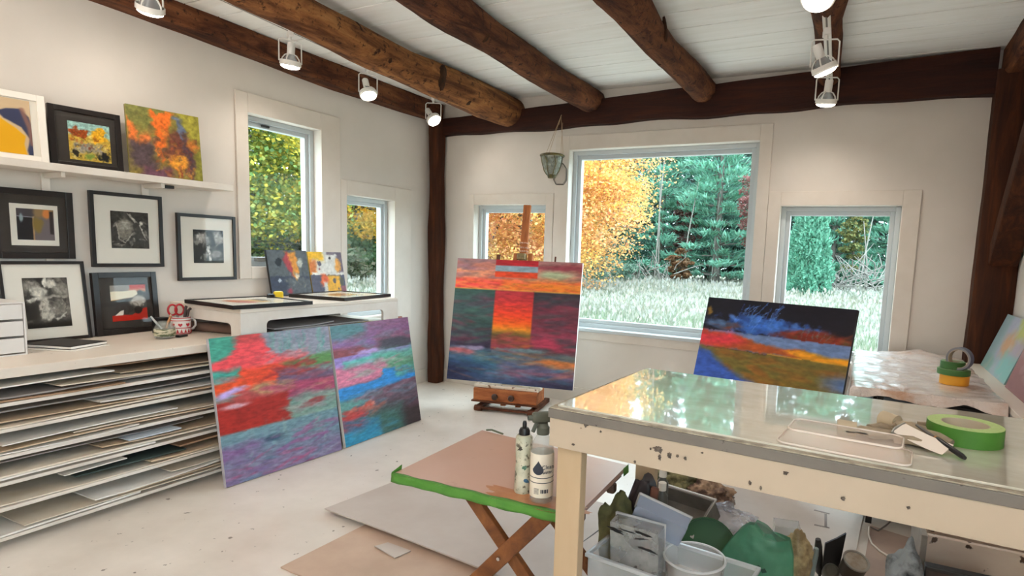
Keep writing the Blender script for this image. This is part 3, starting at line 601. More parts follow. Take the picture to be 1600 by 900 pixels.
def beams():
    N = 46
    pts = []; sz = []
    for i in range(N+1):
        t = i/N; x = lerp(-3.70, .64, t); zb = lerp(2.346, 2.375, t)+.008*math.sin(t*17)+.006*math.sin(t*41); zt = lerp(2.50, 2.645, t)
        pts.append((x, YB-.03, (zb+zt)/2)); sz.append((.11, zt-zb))
    o = rect_loft('wall_beam', pts, sz, M_BEAMX, (1, 0, 0), 1, .006); struct(o, 'dark hewn beam across the window wall')
    pts = []; sz = []
    for i in range(N+1):
        t = i/N; y = lerp(-2.5, 4.55, t); zb = lerp(2.56, 2.485, t)+.012*math.sin(t*13); pts.append((XL+lerp(.10, .045, t), y, (zb+2.65)/2)); sz.append((lerp(.26, .13, t), 2.65-zb))
    o = rect_loft('wall_beam', pts, sz, M_LOGD, (0, 1, 0), 2, .012); struct(o, 'dark hewn beam along the picture wall')
    pts = [(XR-.09, lerp(-2.5, 4.55, i/N), 2.56) for i in range(N+1)]
    o = rect_loft('wall_beam', pts, [(.2, .19)]*(N+1), M_LOGD, (0, 1, 0), 3, .01); struct(o, 'dark hewn beam along the right wall')
    pts = [(lerp(-3.655, -3.668, i/20), 4.505, lerp(0, 2.5, i/20)) for i in range(21)]
    o = rect_loft('corner_post', pts, [(.115+.014*math.sin(i*.7), .12) for i in range(21)], M_BEAMZ, (0, 0, 1), 4, .008); struct(o, 'slim dark post in the left corner')
    pts = [(lerp(.735, .745, i/20), 4.52, lerp(0, 2.5, i/20)) for i in range(21)]
    o = rect_loft('corner_post', pts, [(.215, .15)]*21, M_BEAMZ, (0, 0, 1), 5, .006); struct(o, 'stout dark post in the right corner')
    b = MB(); b.bar((.765, 4.47, 1.35), (.765, 3.45, 2.52), .12, .15, (1, 0, 0), .012); o = b.done('corner_brace', M_BEAMZ, None, 40); struct(o, 'dark diagonal brace rising from the right corner post')
    def log(table, zc, seed, m, lab, marks=()):
        """hand-peeled log: (y, x, radius) stations measured along it"""
        ys, xs, rs_ = zip(*table); pts = []; rs = []; n = 90
        for i in range(n+1):
            y = lerp(-2.5, 4.585, i/n); x = float(np.interp(y, ys, xs)); rr = float(np.interp(y, ys, rs_))
            pts.append((x+.006*math.sin(y*5+seed*2), y, zc)); rs.append(rr*(1+.02*math.sin(y*7.1+seed)+.03*mnoise.noise(Vector((y*2.5, seed*3.7, 0)))))
        b = MB(); b.tube(pts, rs, 20, True, lambda i, k: 1+.035*mnoise.noise(Vector((i*.21, k*.9, seed*3.3)))+.03*mnoise.noise(Vector((i*.7, k*1.3, seed))))
        o = b.done('ceiling_log', m, None, 50); struct(o, lab)
        for px, py, w_, h_, name in marks:
            d_ = RM.T @ np.array([(px-CX)/F, (py-CY)/F, 1.]); hit = None
            for t in np.linspace(1.5, 6, 900):
                p = CP+t*d_
                if math.hypot(p[0]-np.interp(p[1], ys, xs), p[2]-zc) < np.interp(p[1], ys, rs_)*1.0: hit = p; break
            if hit is not None:
                nv = Vector((hit[0]-np.interp(hit[1], ys, xs), 0, hit[2]-zc)).normalized(); q = nv.to_track_quat('Z', 'Y').to_euler()
                MB().blob(tuple(Vector(hit)-nv*.004), (w_, h_, .012), 3, .12, 2.5, int(px), q).done(name, M_KNOT, o, 60)
    M_KNOT = wood('knot_dark', ['#1c0e08', '#38200f', '#4a2c18'], (3, 3, 3), 6, .85, .6, .006)
    log(((-2.5, -2.45, .10), (1.2, -2.66, .10), (2.2, -2.78, .100), (2.7, -2.845, .107), (3.2, -2.875, .112), (3.68, -2.885, .126), (4.1, -2.885, .138), (4.4, -2.88, .132), (4.6, -2.88, .12)), 2.515, 1, M_LOG, 'thick round ceiling log beside the long lamp track', ((692, 121, .045, .085, 'dark_patch'), (733, 160, .022, .03, 'knot'), (560, 40, .02, .04, 'knot'), (610, 95, .012, .018, 'knot')))
    log(((-2.5, -1.75, .12), (1.5, -1.95, .125), (2.56, -2.04, .113), (2.98, -2.071, .097), (3.4, -2.096, .095), (3.82, -2.107, .097), (4.6, -2.105, .098)), 2.55, 2, M_LOGD, 'round ceiling log above the easel side of the window', ((888, 162, .014, .02, 'knot'), (760, 60, .014, .03, 'knot')))
    log(((-2.5, -.95, .12), (2.2, -1.1, .125), (2.6, -1.135, .12), (2.89, -1.157, .106), (3.23, -1.177, .09), (3.58, -1.184, .085), (3.93, -1.18, .09), (4.6, -1.172, .096)), 2.55, 3, M_LOGD, 'round ceiling log above the middle of the big window', ((1040, 45, .022, .07, 'knot'), (1030, 100, .01, .014, 'knot')))
    log(((-2.5, -.05, .085), (2.6, -.20, .10), (2.95, -.23, .105), (3.23, -.247, .086), (3.47, -.272, .072), (3.96, -.293, .073), (4.6, -.31, .074)), 2.565, 4, M_LOGD, 'slim ceiling log carrying the short lamp track')
beams()
# ---------------------------------------------------------------- picture wall
M_WHITE = mat('white_furniture', '#e6dfd6', .45, '#dbd1c6', 5, bump=.06, bs=40)
M_DESK = spotted('desk_white', '#e4dacd', '#a49686', '#ddd0c2', 30, .72, .4, .03, 2, .05)
M_BLK = mat('black_frame', '#171312', .35, '#221b19', 30)
M_BLK2 = mat('black_plastic', '#141416', .35)
M_MATW = mat('mat_board_white', '#efeae2', .8)
M_MATD = mat('mat_board_charcoal', '#35302e', .8, '#3c3734', 8)
M_WFRAME = mat('white_frame', '#efe9e0', .4)
M_PGLASS = pane_mat('picture_glass', '#fbfbfa', .3)
M_EDGE = mat('canvas_edge', '#b9b6bc', .7, '#a8a6ae', 20)
M_CANW = mat('canvas_white', '#e5e0d8', .8)
M_METAL = mat('bare_metal', '#b9b9b6', .3, metal=1)

def canvas(label, A, a, t, w, h, art, th=.025, em=None, group=None, sat=1.05, name='canvas_painting'):
    A = Vector(A); c = A+Vector((math.cos(a), math.sin(a), 0))*w/2; c.z += th*math.sin(t)+.0005
    root = thing(name, label, 'painting', c, (-t, 0, a), group)
    MB().bx(-w/2, w/2, 0, th, 0, h, .0015).done('stretched_canvas', em or M_EDGE, root)
    art(w, h).face('painted_face', MP, root, sat=sat); return root
def framed(label, A, a, t, w, h, art, uv, bar=.022, dep=.022, fm=None, mm=None, inner=None, inset=.006, flat=False, cat='framed picture', am=None):
    """uv = picture window (u0, v0, u1, v1) from the top left of the frame"""
    A = Vector(A); c = A+Vector((math.cos(a), math.sin(a), 0))*w/2; c.z += dep*math.sin(t)+.0005
    root = thing('framed_picture', label, cat, c, (-t, 0, a)); fm = fm or M_BLK; mm = mm or M_MATW
    m = MB(); m.bx(-w/2, -w/2+bar, 0, dep, 0, h, .0015).bx(w/2-bar, w/2, 0, dep, 0, h, .0015).bx(-w/2+bar, w/2-bar, 0, dep, 0, bar, .0015).bx(-w/2+bar, w/2-bar, 0, dep, h-bar, h, .0015)
    m.done('frame', fm, root)
    MB().bx(-w/2+bar, w/2-bar, inset+.002, dep-.003, bar, h-bar).done('mat_board', mm, root)
    if inner:
        u0, v0, u1, v1 = inner; MB().bx(-w/2+u0*w, -w/2+u1*w, inset+.0008, inset+.002, h-v1*h, h-v0*h).done('inner_mat', M_MATW, root)
    u0, v0, u1, v1 = uv; pw, ph = (u1-u0)*w, (v1-v0)*h
    art(pw, ph).face('print', am or MPH, root, -w/2+u0*w, h-v1*h, inset+.0002)
    MB().bx(-w/2+bar-.002, w/2-bar+.002, inset-.0045, inset-.003, bar-.002, h-bar+.002).done('glass', M_PGLASS, root)
    return root
ZS = 1.645
def shelf():
    r = thing('wall_shelf', 'long white wall shelf carrying three leaning pictures above the work counter', 'shelf', (XL, 1.4, ZS))
    MB().bx(.001, .215, -1.1, .985, -.036, 0, .002).done('board', M_WHITE, r)
    for y in (-.38, .12, .585):
        m = MB(); m.bx(.002, .016, y-.018, y+.018, -.48, -.036, .002).bx(.02, .19, y-.010, y+.010, -.062, -.036, .002)
        m.done('bracket', M_WHITE, r)
    c = MB(); c.box((.10, .66, -.046), (.05, .05, .018), bev=.004).done('cable_clip', M_BLK2, r)
shelf()
framed('white framed print of yellow and slate shapes at the left end of the shelf', (-3.672, 1.075, ZS), PI/2-.1, .07, .425, .325, art_figure, (.14, .11, .865, .90), .03, .02, M_WFRAME, M_MATW)
framed('small autumn tree painting in black frame with charcoal mat on the wall shelf', (-3.655, 1.517, ZS), 1.436, .073, .305, .304, art_trees, (.25, .23, .83, .865), .026, .024, M_BLK, M_MATD)
canvas('unframed orange and olive abstract canvas at the right end of the wall shelf', (-3.602, 1.844, ZS), 1.419, .1, .365, .375, art_orange, .02, mat('olive_edge', '#8c7f45', .7), sat=.85)
framed('dark abstract print in charcoal mat hanging left of the two black and white photos', (-3.722, 1.295, 1.177), PI/2, 0, .33, .343, art_dark, (.29, .28, .745, .73), .03, .022, M_BLK, M_MATD, (.216, .215, .80, .81))
framed('black and white leaf photo in white mat hanging under the middle of the shelf', (-3.722, 1.70, 1.133), PI/2, 0, .367, .411, art_bw1, (.265, .245, .79, .745), .02, .022)
framed('black and white blossom photo in white mat hanging beside the tall window', (-3.722, 2.149, 1.046), PI/2, 0, .372, .413, art_bw2, (.255, .23, .775, .735), .02, .022)
ZD = .755; XF = -3.065
framed('large black and white flower photo leaning on the counter behind the notebook', (-3.669, 1.302, ZD), 1.584, .126, .358, .41, art_flower, (.25, .205, .77, .825), .016, .02)
framed('red, black and cream abstract in charcoal mat leaning on the counter', (-3.688, 1.69, ZD), 1.671, .07, .343, .347, art_red, (.25, .21, .81, .79), .03, .024, M_BLK, M_MATD)

def flat_file():
    r = thing('flat_file_cabinet', 'long white open flat file cabinet with seven paper slots under its worktop', 'cabinet', (0, 0, 0))
    MB().bx(XL+.016, XF, .35, 3.36, ZD-.042, ZD, .003).done('worktop', M_DESK, r)
    zs = [.596, .489, .379, .267, .160, .036]
    for z in zs: MB().bx(XL+.03, XF-.004, .37, 3.33, z, z+.016, .002).done('shelf_board', M_WHITE, r)
    for y in (.36, 3.325): MB().bx(XL+.03, XF-.012, y, y+.02, .0, ZD-.042).done('side_panel', M_WHITE, r)
    MB().bx(XL+.018, XL+.03, .36, 3.34, .0, ZD-.042).done('back_panel', M_WHITE, r)
    MB().bx(XF-.03, XF-.012, 2.36, 2.40, .0, ZD-.042).done('divider', M_WHITE, r)
    MB().bx(XL+.06, XF-.10, .38, 3.32, 0, .036).done('plinth', M_WHITE, r)
    P = {'cream': ('#e0d6c6', '#d6c8b4'), 'white': ('#e9e6e1', '#e0dbd3'), 'grey': ('#a39c98', '#938b87'), 'kraft brown': ('#a88a70', '#97775c'), 'dark green': ('#3f4f4c', '#36433f'), 'tan': ('#c9b59c', '#bba386'), 'pale blue': ('#c3ccd6', '#b5bfcb')}
    PM = {k: mat('paper_'+k.replace(' ', '_'), v[0], .85, v[1], 5, bump=.1, bs=30) for k, v in P.items()}
    zlist = [z+.016 for z in zs]; tops = [ZD-.042]+zs[:-1]
    ords = ['top', 'second', 'third', 'fourth', 'fifth', 'lowest']
    plan = [
        [('kraft brown', .55, 1.5, .004, 0), ('grey', .9, 1.95, -.005, .0), ('cream', 1.25, 2.3, .008, 0), ('tan', 1.5, 2.28, -.01, 0), ('white', .6, 1.46, .012, .02), ('kraft brown', 1.4, 2.2, -.06, .028)],
        [('cream', .6, 1.8, .006, 0), ('tan', 1.0, 2.25, .004, 0), ('white', 1.4, 2.3, .0, 0), ('grey', .8, 2.0, -.05, .018)],
        [('white', .6, 1.55, .006, 0), ('tan', .9, 2.1, .004, 0), ('cream', 1.3, 2.3, .008, 0), ('white', 1.05, 1.75, -.004, .004), ('dark green', 1.55, 2.05, -.1, .03)],
        [('white', 1.02, 1.62, .02, .012), ('cream', .7, 2.28, .004, 0), ('tan', 1.4, 2.3, .002, 0), ('pale blue', 1.5, 1.74, .026, .018), ('grey', .8, 1.9, -.05, .01)],
        [('cream', .6, 2.25, .002, 0), ('tan', 1.6, 2.3, .004, .004), ('dark green', 1.3, 1.78, -.01, .012), ('kraft brown', 1.75, 2.26, -.008, .018), ('white', 1.25, 1.5, .004, .014)],
        [('white', .6, 1.55, .012, 0), ('cream', 1.1, 2.3, .012, 0), ('tan', 1.45, 2.28, .008, .002), ('white', 1.35, 1.95, .02, .006), ('cream', 1.7, 2.26, .004, .012)]]
    for s, sheets in enumerate(plan):
        z = zlist[s]+.0015; gap = tops[s]-zlist[s]
        for n, (k, y0, y1, over, lift) in enumerate(sheets):
            t = rnd.uniform(.004, .009); dep = rnd.uniform(.42, .56); rot = rnd.uniform(-.035, .035); sd = rnd.uniform(0, 9)
            zz = z+lift*.4; cur = rnd.uniform(-.5, 1)
            def fn(u, v, y0=y0, y1=y1, over=over, dep=dep, rot=rot, sd=sd, zz=zz, t=t, cur=cur, lift=lift):
                y = lerp(y0, y1, u); x = XF-.006+over-(1-v)*dep+rot*(y-(y0+y1)/2)
                w = .006*(1+math.sin(y*5+sd))*v*v*.6+max(0, cur)*.02*max(0, abs(u-.5)*2-.6)*v*v
                return (x, y, min(zz+t+w+lift*v*.3, zz+t+.03))
            where = 'left' if y1 < 1.6 else ('right' if y0 > 1.35 else 'middle')
            o = MB().slab(16, 6, fn, t).done('paper_stack', PM[k], None, 40)
            tag(o, '%s paper at the %s of the %s flat file slot, %s there' % (k, where, ords[s], ['lowest', 'second', 'third', 'fourth', 'fifth', 'topmost'][n]), 'paper', 'papers in the flat file')
            z += t+.0022+.004
flat_file()

def riser():
    x0, x1, y0, y1, z0, z1 = XL+.02, XF, 2.09, 3.335, ZD, .925
    r = thing('counter_riser', 'white wooden riser with rounded cut-out openings standing on the counter', 'riser', (x1, y0, z0)); L = y1-y0; D = x1-x0; hh = z1-z0
    MB().bx(-D, 0, 0, L, hh-.024, hh, .004).done('top_panel', M_DESK, r)
    def U(a, b, o0, o1, oz, rr=.03):
        arc = lambda cx, cy, a0, a1: [(cx+rr*math.cos(a0+(a1-a0)*i/6), cy+rr*math.sin(a0+(a1-a0)*i/6)) for i in range(7)]
        return [(a, 0), (o0, 0)]+arc(o0+rr, oz-rr, PI, PI/2)+arc(o1-rr, oz-rr, PI/2, 0)+[(o1, 0), (b, 0), (b, hh-.024), (a, hh-.024)]
    m = Matrix(((0, 0, -1, 0), (1, 0, 0, 0), (0, 1, 0, 0), (0, 0, 0, 1)))
    MB().prism(U(0, L, .16, L-.15, .095), .02, m).done('front_panel', M_WHITE, r)
    m2 = Matrix(((1, 0, 0, -D), (0, 0, -1, .02), (0, 1, 0, 0), (0, 0, 0, 1)))
    MB().prism(U(.005, D-.021, .09, D-.085, .085), .02, m2).done('end_panel', M_WHITE, r)
    m3 = Matrix(((1, 0, 0, -D), (0, 0, -1, L), (0, 1, 0, 0), (0, 0, 0, 1)))
    MB().prism(U(.005, D-.021, .09, D-.085, .085), .02, m3).done('end_panel', M_WHITE, r)
    # what is kept under it
    pm = mat('paper_shade', '#b9b4b2', .85, '#a9a3a2', 6)  # plain grey paper
    for n, (ya, yb, zz, lab) in enumerate(((2.3, 2.95, .004, 'grey paper sheets lying under the riser, lowest'), (2.4, 3.1, .014, 'grey paper sheets lying under the riser, middle'), (2.35, 2.8, .024, 'curled grey paper sheets lying under the riser, topmost'))):
        o = MB().slab(12, 5, lambda u, v: (lerp(x0+.1, x1-.05-.01*n, v), lerp(ya, yb, u), z0+zz+.006+(.012*max(0, u-.7)*3*v if n == 2 else 0)), .006).done('paper_stack', pm, None, 40); tag(o, lab, 'paper', 'papers under the riser')
    o = MB().box((x0+.2, 2.75, z0+.062), (.18, .7, .05), bev=.004).done('flat_box', mat('dark_box', '#2c2220', .7)); tag(o, 'long dark flat box stored under the riser behind the papers', 'box')
    o = MB().tube([(x0+.1, 2.12, z0+.03), (x1-.12, 2.2, z0+.03)], .028, 14).done('paper_roll', mat('roll_brown', '#6a5246', .7), None, 40); tag(o, 'brown paper roll under the left end of the riser', 'paper roll')
    pl = thing('wall_outlet', 'white electrical outlet on the wall seen through the riser opening', 'outlet', (XL+.006, 3.08, .83))
    MB().box((0, 0, 0), (.01, .075, .115), bev=.003).done('cover_plate', M_WFRAME, pl)
    for z in (-.025, .025): MB().box((.006, 0, z), (.004, .03, .03), bev=.002).done('socket', mat('socket_grey', '#c4c0ba', .5), pl)
    return r
riser()
def flat_framed(label, c, rot, w, h, art, uv):
    root = thing('framed_picture', label, 'framed picture', (c[0], c[1], .9262), rot); d = .022; b = .014
    m = MB(); m.bx(-w/2, -w/2+b, -h/2, h/2, 0, d, .001).bx(w/2-b, w/2, -h/2, h/2, 0, d, .001).bx(-w/2+b, w/2-b, -h/2, -h/2+b, 0, d, .001).bx(-w/2+b, w/2-b, h/2-b, h/2, 0, d, .001); m.done('frame', M_BLK, root)
    MB().bx(-w/2+b, w/2-b, -h/2+b, h/2-b, .003, .016).done('mat_board', M_MATW, root)
    u0, v0, u1, v1 = uv; art((u1-u0)*w, (v1-v0)*h).face('print', MPH, root, -w/2+u0*w, h/2-v1*h, .0165, flat=True)
    MB().bx(-w/2+b, w/2-b, -h/2+b, h/2-b, .018, .0195).done('glass', M_PGLASS, root)
flat_framed('black framed print with orange strokes lying flat at the left end of the riser', (-3.30, 2.315), PI/2-.07, .50, .50, art_lying1, (.25, .25, .75, .72))
flat_framed('black framed print with brown shapes lying flat at the right end of the riser', (-3.36, 3.075), PI/2+.14, .52, .47, art_lying2, (.26, .24, .76, .76))
canvas('small slate grey abstract canvas leaning beside the tall window', (-3.655, 2.735, .926), PI/2, .2, .33, .325, art_small1, .02, M_BLK2, sat=1)
canvas('small white and yellow abstract canvas leaning right of the slate one', (-3.655, 3.075, .926), PI/2, .2, .318, .318, art_small2, .02, mat('ochre_edge', '#a88a3a', .7), sat=1)

def small_things():
    y = mat('tape_measure_yellow', '#e5c21e', .4); r = thing('tape_measure', 'yellow and black tape measure between the two lying frames', 'tape measure', (-3.42, 2.60, .926), 1.2)
    MB().box((0, 0, .03), (.06, .034, .056), bev=.012).done('case', y, r); MB().box((-.045, 0, .022), (.05, .036, .04), bev=.012).done('grip', M_BLK2, r); MB().box((.034, 0, .008), (.012, .02, .006)).done('tape_hook', M_METAL, r)
    # drawer tower
    pl = plastic_mat('frosted_plastic', '#f0ece8', .75, .35); r = thing('drawer_tower', 'frosted plastic drawer tower at the left end of the counter', 'drawer unit', (-3.5, 1.1, ZD))
    m = MB(); m.bx(-.14, .14, .155, .163, 0, .24, .002).bx(-.14, .14, -.163, -.155, 0, .24, .002).bx(-.14, .14, -.16, .16, .232, .24, .002).bx(-.14, -.134, -.16, .16, 0, .24).bx(-.14, .14, -.16, .16, 0, .006); m.done('body', pl, r)
    for z in (.012, .088, .164):
        m = MB(); m.bx(-.12, .135, -.15, .15, z, z+.004).bx(.135, .141, -.152, .152, z, z+.066, .002).bx(-.12, .135, .145, .149, z, z+.06).bx(-.12, .135, -.149, -.145, z, z+.06); d = m.done('drawer', pl, r)
        MB().box((.146, 0, z+.05), (.012, .09, .01), bev=.003).done('handle', pl, d)
    # notebook and papers
    r = thing('notebook', 'thin black notebook lying on the counter before the flower photo', 'notebook', (-3.475, 1.455, ZD+.005), .34)
    MB().bx(-.13, .13, -.095, .095, .002, .013, .002).done('pages', M_MATW, r); MB().bx(-.132, .13, -.098, .097, .013, .016, .001).done('cover', mat('notebook_black', '#2a2523', .6), r); MB().bx(-.132, .13, -.098, .097, 0, .002, .0005).done('back_cover', mat('notebook_black2', '#2a2523', .6), r)
    o = MB().box((-3.455, 1.44, ZD+.0026), (.29, .2, .003), (0, 0, .42)).done('paper_sheet', M_MATW); tag(o, 'loose white paper sheet under the black notebook', 'paper')
    # jar with brushes
    jx, jy = -3.40, 1.875; gl = plastic_mat('jar_glass', '#c8ccc4', .22, .05); r = thing('glass_jar', 'squat glass jar of tools on the counter left of the mug', 'jar', (jx, jy, ZD+.001))
    MB().lathe([(0, 0), (.044, 0), (.05, .006), (.05, .062), (.04, .075), (.04, .092), (.037, .092), (.037, .076), (.046, .06), (.046, .008), (0, .006)], 28).done('glass_body', gl, r, 40)
    MB().lathe([(.0505, .016), (.0512, .018), (.0512, .052), (.0505, .054)], 28).done('paper_label', mat('jar_label', '#56603f', .6, '#c9c2a8', 25, (1, 1, 3), lo=.45, hi=.52), r, 40)
    MB().lathe([(0, .008), (.044, .008), (.044, .05), (0, .05)], 20).done('contents', mat('jar_murk', '#4a4c3c', .5), r, 40)
    for dx, dy, c, lab, rr in ((-.01, -.045, '#c4c8c8', 'silver pen standing in the glass jar', .0055), (.01, .02, '#b07a4a', 'wooden brush handle standing in the glass jar', .007), (-.015, .035, '#d8d0c4', 'pale palette knife handle standing in the glass jar', .006)):
        o = MB().tube([(jx+dx*.3, jy+dy*.3, ZD+.055), (jx+dx, jy+dy, ZD+.10), (jx+dx*1.35, jy+dy*1.35, ZD+.125)], [rr, rr, rr*.8], 10).done('hand_tool', mat('tool_'+lab[:4].strip(), c, .4), None, 40); tag(o, lab, 'tool', 'tools in the glass jar')
    o = MB().box((-3.385, 1.955, ZD+.007), (.03, .06, .012), (0, 0, .3), .003).done('pencil_sharpener', M_BLK2); tag(o, 'small black sharpener on the counter right of the jar', 'sharpener')
    # mug
    mx, my = -3.50, 2.02; r = thing('coffee_mug', 'white mug with red hearts and trees holding red scissors', 'mug', (mx, my, ZD+.001))
    W = mat('mug_glaze', '#efe9e4', .15, spec=.6); RD = mat('mug_red', '#c02c34', .25); 
    MB().lathe([(0, 0), (.044, 0), (.048, .004), (.05, .1), (.047, .1), (.045, .008), (0, .008)], 32).done('cup', W, r, 40)
    MB().tube([(.0, .046, .082), (.0, .07, .085), (.0, .083, .068), (.0, .083, .042), (.0, .068, .024), (.0, .046, .024)], .0065, 10).done('handle', W, r, 50)
    m = MB()
    def on_cup(a, z, d=.0012): return Matrix.Translation((.0485*math.cos(a)+d*math.cos(a), .0485*math.sin(a)+d*math.sin(a), z)) @ Matrix.Rotation(a+PI/2, 4, 'Z') @ Matrix.Rotation(PI/2, 4, 'X')
    heart = [(0, -.011), (.011, .001), (.010, .008), (.005, .010), (0, .006), (-.005, .010), (-.010, .008), (-.011, .001)]; tree = [(-.007, -.009), (.007, -.009), (0, .012)]
    for k in range(8):
        a = k*PI/4+.2; m.prism(heart, .0012, on_cup(a, .055)); m.prism(tree, .0012, on_cup(a+.1, .02)); m.prism(tree, .0012, on_cup(a+.5, .02))
    for z in (.004, .036, .078, .093): m.lathe([(.0492+z*.008, z), (.0502+z*.008, z+.001), (.0502+z*.008, z+.0035), (.0492+z*.008, z+.0045)], 32)
    m.done('red_pattern', RD, r)
    sc = thing('scissors', 'red handled scissors standing in the patterned mug', 'scissors', (mx, my, ZD+.09))
    for s, dy in ((-1, -.03), (1, .005)):
        pts = [(0, dy+.024*math.cos(t)*1.0, .052+.03*math.sin(t)) for t in np.linspace(-1.5, 4.8, 18)]; MB().tube([(.004*s, p[1]-.012, p[2]) for p in pts], .0055, 8).done('handle', mat('scissor_red', '#b5202a', .3), sc, 50)
    MB().bar((0, 0, -.07), (0, -.02, .03), .014, .003, (1, 0, 0)).done('blades', M_METAL, sc)
    for dy, dz, lab in ((.02, .06, 'dark curved handle of pliers leaning in the patterned mug'), (.036, .045, 'second dark pliers handle leaning in the patterned mug')):
        o = MB().tube([(mx+.01, my+dy*.4, ZD+.04), (mx+.012, my+dy*.8, ZD+.1), (mx+.01, my+dy*1.1, ZD+.1+dz*.8), (mx+.008, my+dy*1.5, ZD+.1+dz)], .008, 8).done('hand_tool', mat('handle_dark', '#3a2a28', .4), None, 50); tag(o, lab, 'tool')
    o = MB().box((-3.60, 1.965, ZD+.047), (.05, .075, .092), (0, 0, .2), .008).done('speaker_box', M_BLK2); tag(o, 'small black box standing behind the jar and the mug', 'box')
    o = MB().tube([(-3.12, 3.28, ZD+.013), (-3.1, 3.41, ZD+.014)], [.012, .011], 10).done('wooden_dowel', mat('dowel', '#a56a5a', .5)); tag(o, 'short reddish wooden dowel sticking out past the blue canvas', 'dowel')
small_things()
canvas('large red and teal abstract canvas leaning on the flat file', (-2.906, 1.878, 0), 1.524, .155, .743, .793, art_p1, .024, sat=.92)
canvas('large violet, pink and blue abstract canvas leaning right of the red one', (-2.875, 2.656, 0), 1.601, .17, .749, .787, art_p2, .024, M_CANW, sat=.92)
# ---------------------------------------------------------------- easels, work table and what stands on it
M_EW = wood('easel_wood', ['#7a4326', '#a5623a', '#bf7d4c'], (1.5, 8, 8), 3, .5, .15, .002)
M_EWV = wood('easel_wood_upright', ['#7d4526', '#ad6436', '#c47c47'], (8, 8, 1.2), 3, .5, .15, .002)
M_EWD = wood('easel_wood_dark', ['#3a1f14', '#5a3220', '#74462c'], (2, 6, 6), 3, .55, .15, .002)
def easel():
    a, t = .213, .18; A = Vector((-3.039, 3.889, .2135)); w, h = 1.09, 1.0235
    canvas('sunset canvas of dark green, red and orange panels standing on the wooden easel', A, a, t, w, h, art_easel, .03, M_CANW)
    P = A+Vector((math.cos(a), math.sin(a), 0))*w/2
    r = thing('painting_easel', 'brown wooden studio easel with a tray box holding the sunset canvas', 'easel', (P.x, P.y, 0), a)
    up = Vector((0, math.sin(t), math.cos(t))); o = Vector((0, .05, .2))
    MB().bar(o-up*.12+Vector((.01, .025, 0)), o+up*1.515+Vector((.01, .025, 0)), .062, .028, (0, 1, 0), .003).done('mast', M_EWV, r)
    for x in (-.055, .075): MB().bar(o-up*.18+Vector((x, .03, 0)), o+up*1.10+Vector((x, .03, 0)), .04, .034, (0, 1, 0), .003).done('upright', M_EWV, r)
    m = MB(); c = o+up*1.075+Vector((.01, -.012, 0)); m.box(c, (.07, .05, .05), (-t, 0, 0), .004); m.done('top_clamp', mat('clamp_brass', '#6a5a3a', .4, '#8f7a4a', 40), r)
    for z in (1.12, 1.15, 1.19): MB().box(o+up*z+Vector((.01, .02, 0)), (.07, .036, .012), (-t, 0, 0), .002).done('paint_smear', mat('smear', '#d8b9a4', .7, '#a5603a', 60), r)
    for x, s in ((-.20, .03), (.30, .012)): MB().bar(o+up*.98+Vector((x, .0, 0)), o+up*1.085+Vector((x, .0, 0)), s, .012, (0, 1, 0)).done('side_prop', M_EWD, r)
    b = MB(); b.bx(-.27, .27, -.075, .14, .085, .185, .004); b.done('tray_box', M_EW, r)
    MB().bx(-.285, .285, -.085, .12, .072, .085, .002).done('tray_base', M_EWD, r)
    MB().bx(-.275, .275, -.05, .07, .186, .2095, .003).done('canvas_ledge', spotted('ledge_paint', '#e8dfd2', '#7a5a44', '#d8cbb8', 30, .6), r)
    for x in (-.075, .065): MB().lathe([(0, .0), (.012, 0), (.012, .012), (.024, .018), (.026, .03), (.02, .038), (0, .04)], 18, Matrix.Translation((x, -.075, .13)) @ Matrix.Rotation(PI/2, 4, 'X')).done('knob', mat('knob_dark', '#3f2a20', .4), r, 40)
    for x in (-.22, .235):
        MB().bar((x, -.10, .03), (x, .36, .03), .045, .036, (0, 0, 1), .005).done('foot_runner', M_EWD, r)
        MB().cyl((x-.03, -.085, .024), (x+.03, -.085, .024), .024, n=14).done('foot_roller', M_EWD, r, 40)
    for y, z in ((-.085, .026), (.05, .052), (.32, .03)): MB().bar((-.22, y, z), (.235, y, z), .024, .018, (0, 0, 1), .003).done('cross_bar', M_EWD, r)
    MB().bar((.0, .33, .045), o+up*.85+Vector((.0, .06, 0)), .03, .022, (1, 0, 0)).done('rear_brace', M_EWD, r)
    o2 = MB().tube([(P.x+.37, P.y+.04, .012), (P.x+.42, P.y+.08, .06), (P.x+.45, P.y+.1, .1)], .014, 8).done('painted_rod', mat('rod_black', '#17151a', .4)); tag(o2, 'short black rod leaning at the right of the easel tray', 'rod')
easel()
def blue():
    a, t = -.299, .267; A = Vector((-.9555, 3.631, .152)); w = h = .92
    canvas('blue, orange and olive landscape canvas behind the glass-topped table', A, a, t, w, h, art_blue, .03, mat('canvas_edge_black', '#16141a', .6))
    P = A+Vector((math.cos(a), math.sin(a), 0))*w/2; r = thing('display_easel', 'plain low wooden easel behind the blue landscape canvas', 'easel', (P.x, P.y, 0), a)
    up = Vector((0, math.sin(t), math.cos(t)))
    for x in (-.3, .3): MB().bar(Vector((x, -.045, 0)), Vector((x, .0, .0))+up*.93+Vector((0, .05, 0)), .035, .02, (0, 1, 0), .003).done('leg', M_EWV, r)
    MB().bar((0, .5, 0), Vector((0, .06, 0))+up*.9, .035, .02, (1, 0, 0)).done('rear_leg', M_EWV, r)
    MB().bx(-.4, .4, -.03, .07, .125, .150, .003).done('ledge', M_EW, r)
    MB().bar(Vector((-.3, .062, 0))+up*.85, Vector((.3, .062, 0))+up*.85, .04, .018, (0, 0, 1)).done('cross_bar', M_EW, r)
blue()

